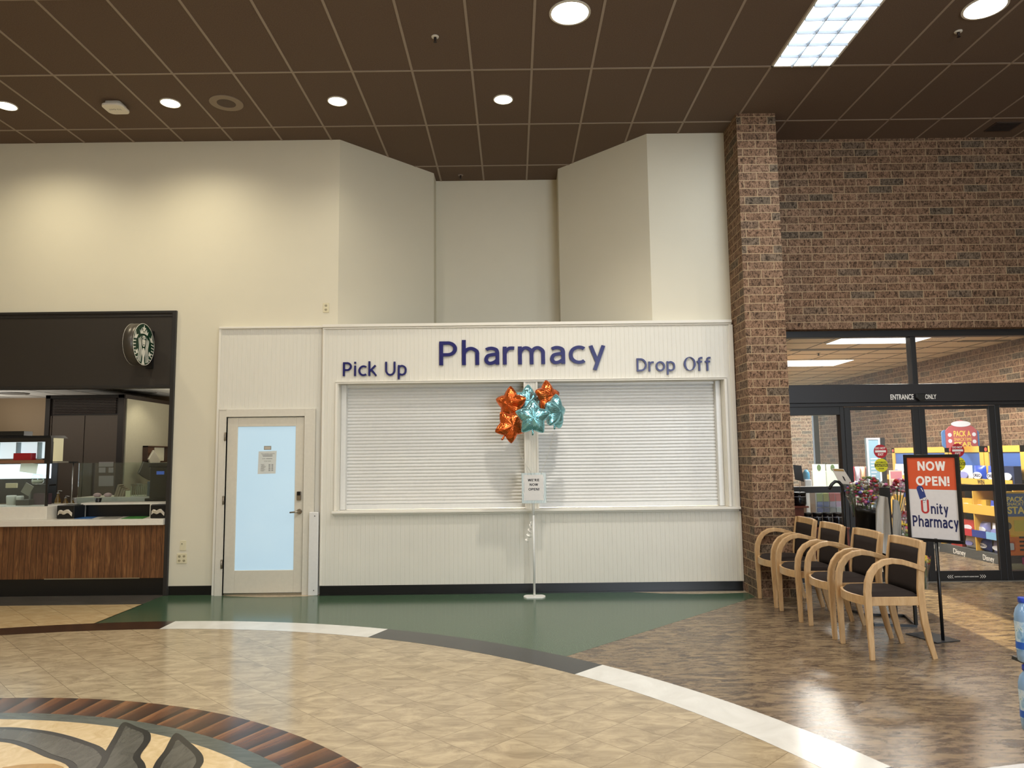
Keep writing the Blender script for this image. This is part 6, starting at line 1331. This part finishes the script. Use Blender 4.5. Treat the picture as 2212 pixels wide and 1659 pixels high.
for r_ in range(3):
    za_, zb_ = onY(1790, rz_[r_][1], 9.5).z, onY(1790, rz_[r_][0], 9.5).z
    for c_i in range(4):
        xa_ = -w + 0.01 + c_i * (2 * w - 0.02) / 4; b = MB(); b.box((x0 + x1) / 2 + xa_ + 0.006, (x0 + x1) / 2 + xa_ + (2 * w - 0.02) / 4 - 0.006, 9.500, 9.518, za_, zb_); tag(b.build('gift_card', mat('gc' + colr[r_][c_i], colr[r_][c_i], 0.4)), '%s card in the %s row of the white card rack' % (['leftmost', 'second', 'third', 'rightmost'][c_i], rn_[r_]), 'card', 'cards in the white rack')
x0, x1, za, zb = rectY(1740, 1015, 1759, 1090, 9.7); t = thing('water_jug_cooler', 'white cooler with a bright blue cap behind the left glass', 'cooler', ((x0 + x1) / 2, 9.8, 0)); w = (x1 - x0) / 2
b = MB(); b.box(-w, w, -0.06, 0.1, 0, zb - 0.13); b.build('body', PWH, t, bevel=0.01); b = MB(); b.lathe([(w * 0.9, zb - 0.13), (w, zb - 0.10), (w * 0.9, zb - 0.04), (w * 0.4, zb)], 16); b.build('blue_cap', mat('cap_sky_blue', '#3d9cc8', 0.4), t)
x0, x1, za, zb = rectY(1830, 1040, 1885, 1048, 12.6); b = MB(); b.box(x0, x1, 12.5, 12.9, 0, zb); tag(b.build('white_bin', PWH), 'white bin holding rolled wraps behind the left sliding door', 'bin'); ZB_ = zb
for k, (px, c_) in enumerate([(1841, '#b32a3c'), (1853, '#c2bccd'), (1864, '#e3b698'), (1876, '#a82236')]):
    p = onY(px, 1025, 12.65); zt = onY(px, 1008, 12.65).z; b = MB(); b.lathe([(0.038, 0), (0.038, zt - ZB_)], 14, (p.x, 12.65, ZB_)); tag(b.build('rolled_wrap', mat('roll' + c_, c_, 0.5)), ['red roll at the left of the white bin', 'lilac roll in the white bin', 'peach roll in the white bin', 'red roll at the right of the white bin'][k], 'roll', 'rolled wraps in the white bin')
x0, x1, za, zb = rectY(1922, 1016, 1951, 1052, 11.9); b = MB(); b.box(x0, x1, 11.9, 11.93, 0, zb); o = tag(b.build('pink_poster_stand', mat('poster_cream', '#e8d6c6', 0.5)), 'cream and pink poster stand left of the NOW OPEN sign', 'poster'); b = MB(); b.box(x0 + 0.01, x1 - 0.01, 11.898, 11.90, (za + zb) / 2, zb - 0.02); b.build('pink_print', mat('pink_print', '#d58a9a', 0.5), o, world=True)
pbx = rectY(1934, 1070, 1952, 1086, 11.6); b = MB(); b.box(pbx[0], pbx[1], 11.6, 11.85, 0, pbx[3]); tag(b.build('yellow_box', GOLDB), 'tall yellow carton behind the flowers', 'carton')

# ---- clutter inside, between the chairs and the glass
CHER = mat('cherry_wood', '#6b2f1d', 0.4, var=0.15, scale=12)
Yw = 8.42
def zY(y, x=1760, Y=Yw): return onY(x, y, Y).z
xa_, xb_, xc_ = onY(1712, 1092, Yw).x, onY(1757, 1092, Yw).x, onY(1835, 1140, Yw).x
xa_ = max(xa_, 3.09)
t = thing('wooden_display_stand', 'cherry wood two tier stand with black jars beside the brick column', 'display stand', ((xa_ + xc_) / 2, Yw + 0.15, 0))
zt1, zt2, zt3 = zY(1093), zY(1140), zY(1167)
for (nm, a) in (('top_shelf', (xa_, xb_ - 0.05, Yw, Yw + 0.33, zt1 - 0.02, zt1)), ('middle_shelf', (xa_, xc_, Yw - 0.02, Yw + 0.33, zt2 - 0.02, zt2)), ('lower_shelf', (xa_, xc_, Yw, Yw + 0.33, 0.35, 0.37)), ('side_panel', (xa_, xb_ - 0.09, Yw + 0.05, Yw + 0.3, zt2, zt1 - 0.02)), ('side_panel', (xa_, xa_ + 0.03, Yw + 0.01, Yw + 0.32, 0.37, zt2 - 0.02)), ('side_panel', (xc_ - 0.03, xc_, Yw + 0.01, Yw + 0.32, 0.37, zt2 - 0.02)), ('back_panel', (xa_ + 0.03, xc_ - 0.03, Yw + 0.30, Yw + 0.32, 0.37, zt2 - 0.02))):
    b = MB(); b.box(*a); b.build(nm, CHER, t, world=True, bevel=0.003)
for (x, y) in ((xa_ + 0.03, Yw + 0.03), (xc_ - 0.03, Yw + 0.03), (xa_ + 0.03, Yw + 0.29), (xc_ - 0.03, Yw + 0.29)): b = MB(); b.lathe([(0.012, 0), (0.02, 0.35)], 10, (x, y, 0)); b.build('leg', CHER, t, world=True)
JAR = mat('jar_black_gloss', '#0c0b12', 0.12)
def jar(px0, px1, py1, zb, Y, label, grp=None):
    a, c = onY(px0, py1, Y), onY(px1, py1, Y); r = (c.x - a.x) / 2; h = a.z - zb; t = thing('black_jar', label, 'jar', ((a.x + c.x) / 2, Y + r, zb), group=grp)
    b = MB(); b.lathe([(r * 0.88, 0), (r, h * 0.15), (r, h * 0.72), (r * 0.93, h * 0.8)], 28); b.build('jar_body', JAR, t); b = MB(); b.lathe([(r * 1.0, h * 0.8), (r * 1.02, h * 0.96), (r * 0.95, h)], 28); b.build('lid', BLACKP, t)
    b = MB(); b.lathe([(r * 1.004, h * 0.66), (r * 1.004, h * 0.70)], 28, caps=False); b.build('pale_band', mat('band_grey', '#8b8a90', 0.4), t)
jar(1714, 1746, 1064, zt1, 8.45, 'large glossy black jar on the top tier of the wooden stand')
for k, (a, c) in enumerate(((1737, 1757), (1759, 1779), (1781, 1801), (1803, 1822))): jar(a, c, 1108, zt2, 8.48, '%s small black jar on the middle shelf of the wooden stand' % ['leftmost', 'second', 'third', 'rightmost'][k], 'black jars on the wooden stand')
# sign cards
def card(pts, Y, m, name, label, d=0.006, cat='sign'):
    b = MB(); P = [onY(x, y, Y) for x, y in pts]; b.prism([(p.x, p.z) for p in P], Y, Y + d); return tag(b.build(name, m), label, cat)
o = card([(1713, 1004), (1731, 1006), (1737, 1041), (1718, 1036)], 8.5, mat('card_black', '#221f1d', 0.4), 'sign_card', 'small black card on a wire above the large jar')
a = onY(1727, 1037, 8.505); b = MB(); b.tube([(a.x, 8.508, a.z), (a.x, 8.51, zY(1064, 1727, 8.51))], 0.003, 6); b.build('wire', STEEL, o, world=True)
o = card([(1797, 1012), (1822, 1013), (1838, 1038), (1840, 1047), (1814, 1045)], 7.45, mat('card_pale', '#cfc9be', 0.5), 'price_card', 'tilted pale price card with a brown header above the flowers')
P = [onY(x, y, 7.449) for x, y in ((1799, 1013), (1821, 1014), (1824, 1018), (1802, 1017))]; b = MB(); b.prism([(p.x, p.z) for p in P], 7.447, 7.4495); b.build('brown_header', mat('header_ochre', '#9b7a3c', 0.5), o, world=True)
P = [onY(x, y, 7.449) for x, y in ((1819, 1028), (1823, 1030), (1827, 1039), (1824, 1038))]; b = MB(); b.prism([(p.x, p.z) for p in P], 7.447, 7.4495); b.build('price_scribble', INK, o, world=True)
# flower rack: uprights, crook, ring holders, floor frame
fA, fB, fC, fD = onZ(1888, 1352), onZ(1979, 1355), onZ(1955, 1333), onZ(1868, 1330)
t = thing('flower_rack', 'black metal flower rack with a square floor frame behind the chairs', 'rack', ((fA.x + fC.x) / 2, (fA.y + fC.y) / 2, 0))
b = MB(); b.tube([(fA.x, fA.y, 0.012), (fB.x, fB.y, 0.012), (fC.x, fC.y, 0.012), (fD.x, fD.y, 0.012), (fA.x, fA.y, 0.012)], 0, rect=(0.012, 0.012)); b.build('floor_frame', BLACKM, t, world=True)
u1 = onZ(1934, 1345); zt_1 = onY(1921, 1053, u1.y).z; b = MB(); b.tube([(u1.x, u1.y, 0.02), (u1.x, u1.y, zt_1)], 0, rect=(0.022, 0.012), up=(0, 1, 0)); b.build('upright', BLACKM, t, world=True)
b = MB(); b.tube([(fB.x, fB.y, 0.02), (fB.x, fB.y, 0.5)], 0, rect=(0.012, 0.012), up=(0, 1, 0)); b.build('upright', BLACKM, t, world=True)
yy = 7.30; P = [onY(x, y, yy) for x, y in ((1791, 1057), (1797, 1046), (1804, 1040), (1812, 1041), (1819, 1049), (1822, 1065), (1823, 1100))]; P.append(Vector((P[-1].x, yy, 0.0)))
b = MB(); b.tube([tuple(p) for p in P], 0.016, 10); b.build('crook', BLACKM, t, world=True)
b = MB(); b.tube([(P[-1].x, yy, 0.62), (u1.x, u1.y, 0.62)], 0.010, 8); b.build('cross_bar', BLACKM, t, world=True); b = MB(); b.tube([(P[-1].x, yy, 0.014), (fD.x, fD.y, 0.014)], 0.012, 8); b.build('cross_bar', BLACKM, t, world=True)
x0, x1, za, zb = rectY(1901, 1053, 1918, 1075, u1.y - 0.05); b = MB(); b.box(x0, x1, u1.y - 0.05, u1.y - 0.03, za, zb); b.build('label_plate', BLACKP, t, world=True)
# hanging clear sleeves
SLV = mat('plastic_sleeve', '#b9b6ae', 0.35, 0, 0.5)
def sleeve(pts, Y, label):
    P = [onY(x, y, Y) for x, y in pts]; b = MB(); V = []; F = []; n = len(P) // 2; L, Rr = P[:n], P[n:][::-1]; m = 8
    for i in range(n):
        for j in range(m + 1): u_ = j / m; q = L[i].lerp(Rr[i], u_); V.append((q.x, Y + 0.018 * math.sin(u_ * 9 + i * 0.7) - 0.02, q.z))
    for i in range(n - 1):
        for j in range(m): a = i * (m + 1) + j; F.append((a, a + 1, a + m + 2, a + m + 1))
    o_ = len(V); V += [(v[0], v[1] + 0.02, v[2]) for v in V]; F += [tuple(o_ + i for i in reversed(f)) for f in F]; b.add(V, F, True); return tag(b.build('plastic_sleeve', SLV), label, 'plastic sleeve', 'sleeves on the flower rack')
sleeve([(1897, 1070), (1893, 1100), (1894, 1150), (1899, 1192), (1922, 1200), (1920, 1150), (1918, 1100), (1916, 1074)], u1.y - 0.10, 'long pale plastic sleeve hanging left of the rack upright')
sleeve([(1928, 1078), (1929, 1110), (1930, 1150), (1931, 1188), (1937, 1190), (1943, 1150), (1944, 1110), (1940, 1082)], u1.y + 0.12, 'narrower plastic sleeve hanging right of the rack upright')
# buckets and bouquets
def bucket(px, py_top, wpx, Y, h, label, tilt=0.0, roll=0.0):
    p = onY(px, py_top, Y); r = wpx / 2 / F_PX * Y; t = thing('flower_bucket', label, 'bucket', (p.x, Y, p.z - h), group='black flower buckets on the rack'); t.rotation_euler = (tilt, roll, 0)
    b = MB(); b.lathe([(r * 0.62, 0), (r * 0.95, h * 0.85), (r, h * 0.86), (r * 1.02, h), (r * 0.97, h), (r * 0.9, h * 0.86), (r * 0.58, 0.01)], 26, caps=False); b.lathe([(r * 0.6, 0.0), (r * 0.6, 0.006)], 26); b.build('bucket_body', mat('bucket_black', '#141414', 0.35), t); return t
bucket(1864, 1096, 56, 7.22, 0.30, 'upper black flower bucket tilted on the rack', 0.12, 0.16)
bucket(1892, 1150, 50, 7.15, 0.26, 'middle black flower bucket behind the third chair', 0.1, 0.05)
bucket(1925, 1190, 50, 7.05, 0.26, 'lowest black flower bucket behind the nearest chair', 0.1, 0.0)
FLC = [mat('bloom_' + n, c, 0.6) for n, c in (('crimson', '#8e1f3c'), ('pink', '#cf6f9c'), ('yellow', '#d9be3a'), ('white', '#e6dfd8'), ('violet', '#5b4b98'), ('red', '#b3282c'), ('leaf', '#4e6a3a'), ('olive', '#7a7b45'))]
ICO = []
def _ico():
    bm = bmesh.new(); bmesh.ops.create_icosphere(bm, subdivisions=1, radius=1.0); V = [tuple(v.co) for v in bm.verts]; F = [tuple(v.index for v in f.verts) for f in bm.faces]; bm.free(); return V, F
ICO = _ico()
CEL = glass('cellophane', (0.92, 0.93, 0.93), 1.2, 0.15)
def bouquet(px, py, Y, r, label, pal, seed, lean=0.0, tall=0.26):
    p = onY(px, py, Y); rnd = random.Random(seed); t = thing('flower_bouquet', label, 'bouquet', (p.x, Y, p.z - tall), group='wrapped bouquets around the flower rack'); t.rotation_euler = (0, lean, 0)
    b = MB()
    for k in range(64):
        a = rnd.uniform(0, 2 * PI); e = rnd.uniform(-0.5, 1.0); q = rnd.uniform(0.55, 1.0); x = r * q * math.cos(a) * math.sqrt(max(0.05, 1 - e * e * 0.8)); y = r * q * math.sin(a) * math.sqrt(max(0.05, 1 - e * e * 0.8)); z = tall + r * e * 0.9
        s_ = rnd.uniform(0.011, 0.024); b.cur = rnd.choice(pal); b.add([(x + v[0] * s_, y + v[1] * s_, z + v[2] * s_ * 0.75) for v in ICO[0]], ICO[1], True)
    o = b.build('blossoms', FLC, t); o['kind'] = 'stuff'
    b = MB(); n = 14; V = []; F = []
    for j, (rr, z) in enumerate(((0.03, 0.0), (r * 0.6, tall * 0.5), (r * 1.02, tall * 0.85), (r * 1.22, tall + r * 0.5))):
        for i in range(n): a = 2 * PI * i / n; q = 1 + (0.12 if i % 2 else -0.04) * j / 3; V.append((rr * q * math.cos(a), rr * q * math.sin(a), z + (0.03 if (i % 2 and j == 3) else 0)))
    for j in range(3):
        for i in range(n): F.append((j * n + i, j * n + (i + 1) % n, (j + 1) * n + (i + 1) % n, (j + 1) * n + i))
    b.add(V, F); b.build('cellophane_wrap', CEL, t)
    b = MB()
    for k in range(6): a = k * PI / 3; b.tube([(0.01 * math.cos(a), 0.01 * math.sin(a), 0.01), (r * 0.5 * math.cos(a), r * 0.5 * math.sin(a), tall)], 0.004, 5)
    b.build('stems', FLC[6], t); return t
mixd = [0, 1, 2, 3, 4, 5, 6, 7]; dark = [0, 0, 5, 6, 4, 7, 3]; yel = [2, 2, 5, 1, 3, 6]; red_ = [5, 0, 1, 3, 5]
for a in [(1846, 1060, 7.25, 0.085, 'purple and green bouquet beside the crook of the rack', dark, 1), (1868, 1048, 7.35, 0.095, 'mixed bouquet with blue blooms under the rolled wraps', mixd, 2), (1878, 1078, 7.15, 0.10, 'crimson and yellow bouquet in the upper bucket', mixd, 3), (1905, 1062, 7.4, 0.085, 'pink bouquet behind the black label plate', [1, 3, 0, 6, 5], 4),
          (1938, 1052, 7.2, 0.085, 'red rose bouquet left of the NOW OPEN sign', red_, 5), (1890, 1128, 7.2, 0.085, 'dark bouquet between the upper and middle buckets', dark, 6), (1945, 1118, 7.3, 0.07, 'pink and red bouquet hanging low beside the orange sign', red_, 7),
          (1944, 1148, 7.0, 0.075, 'yellow and red bouquet behind the nearest chair back', yel, 8), (1968, 1163, 6.95, 0.075, 'yellow bouquet under the lower edge of the NOW OPEN sign', yel, 9), (1994, 1212, 6.9, 0.05, 'small bouquet sticking out right of the nearest chair', yel, 10)]:
    bouquet(*a, lean=0.15 * ((a[6] % 3) - 1))
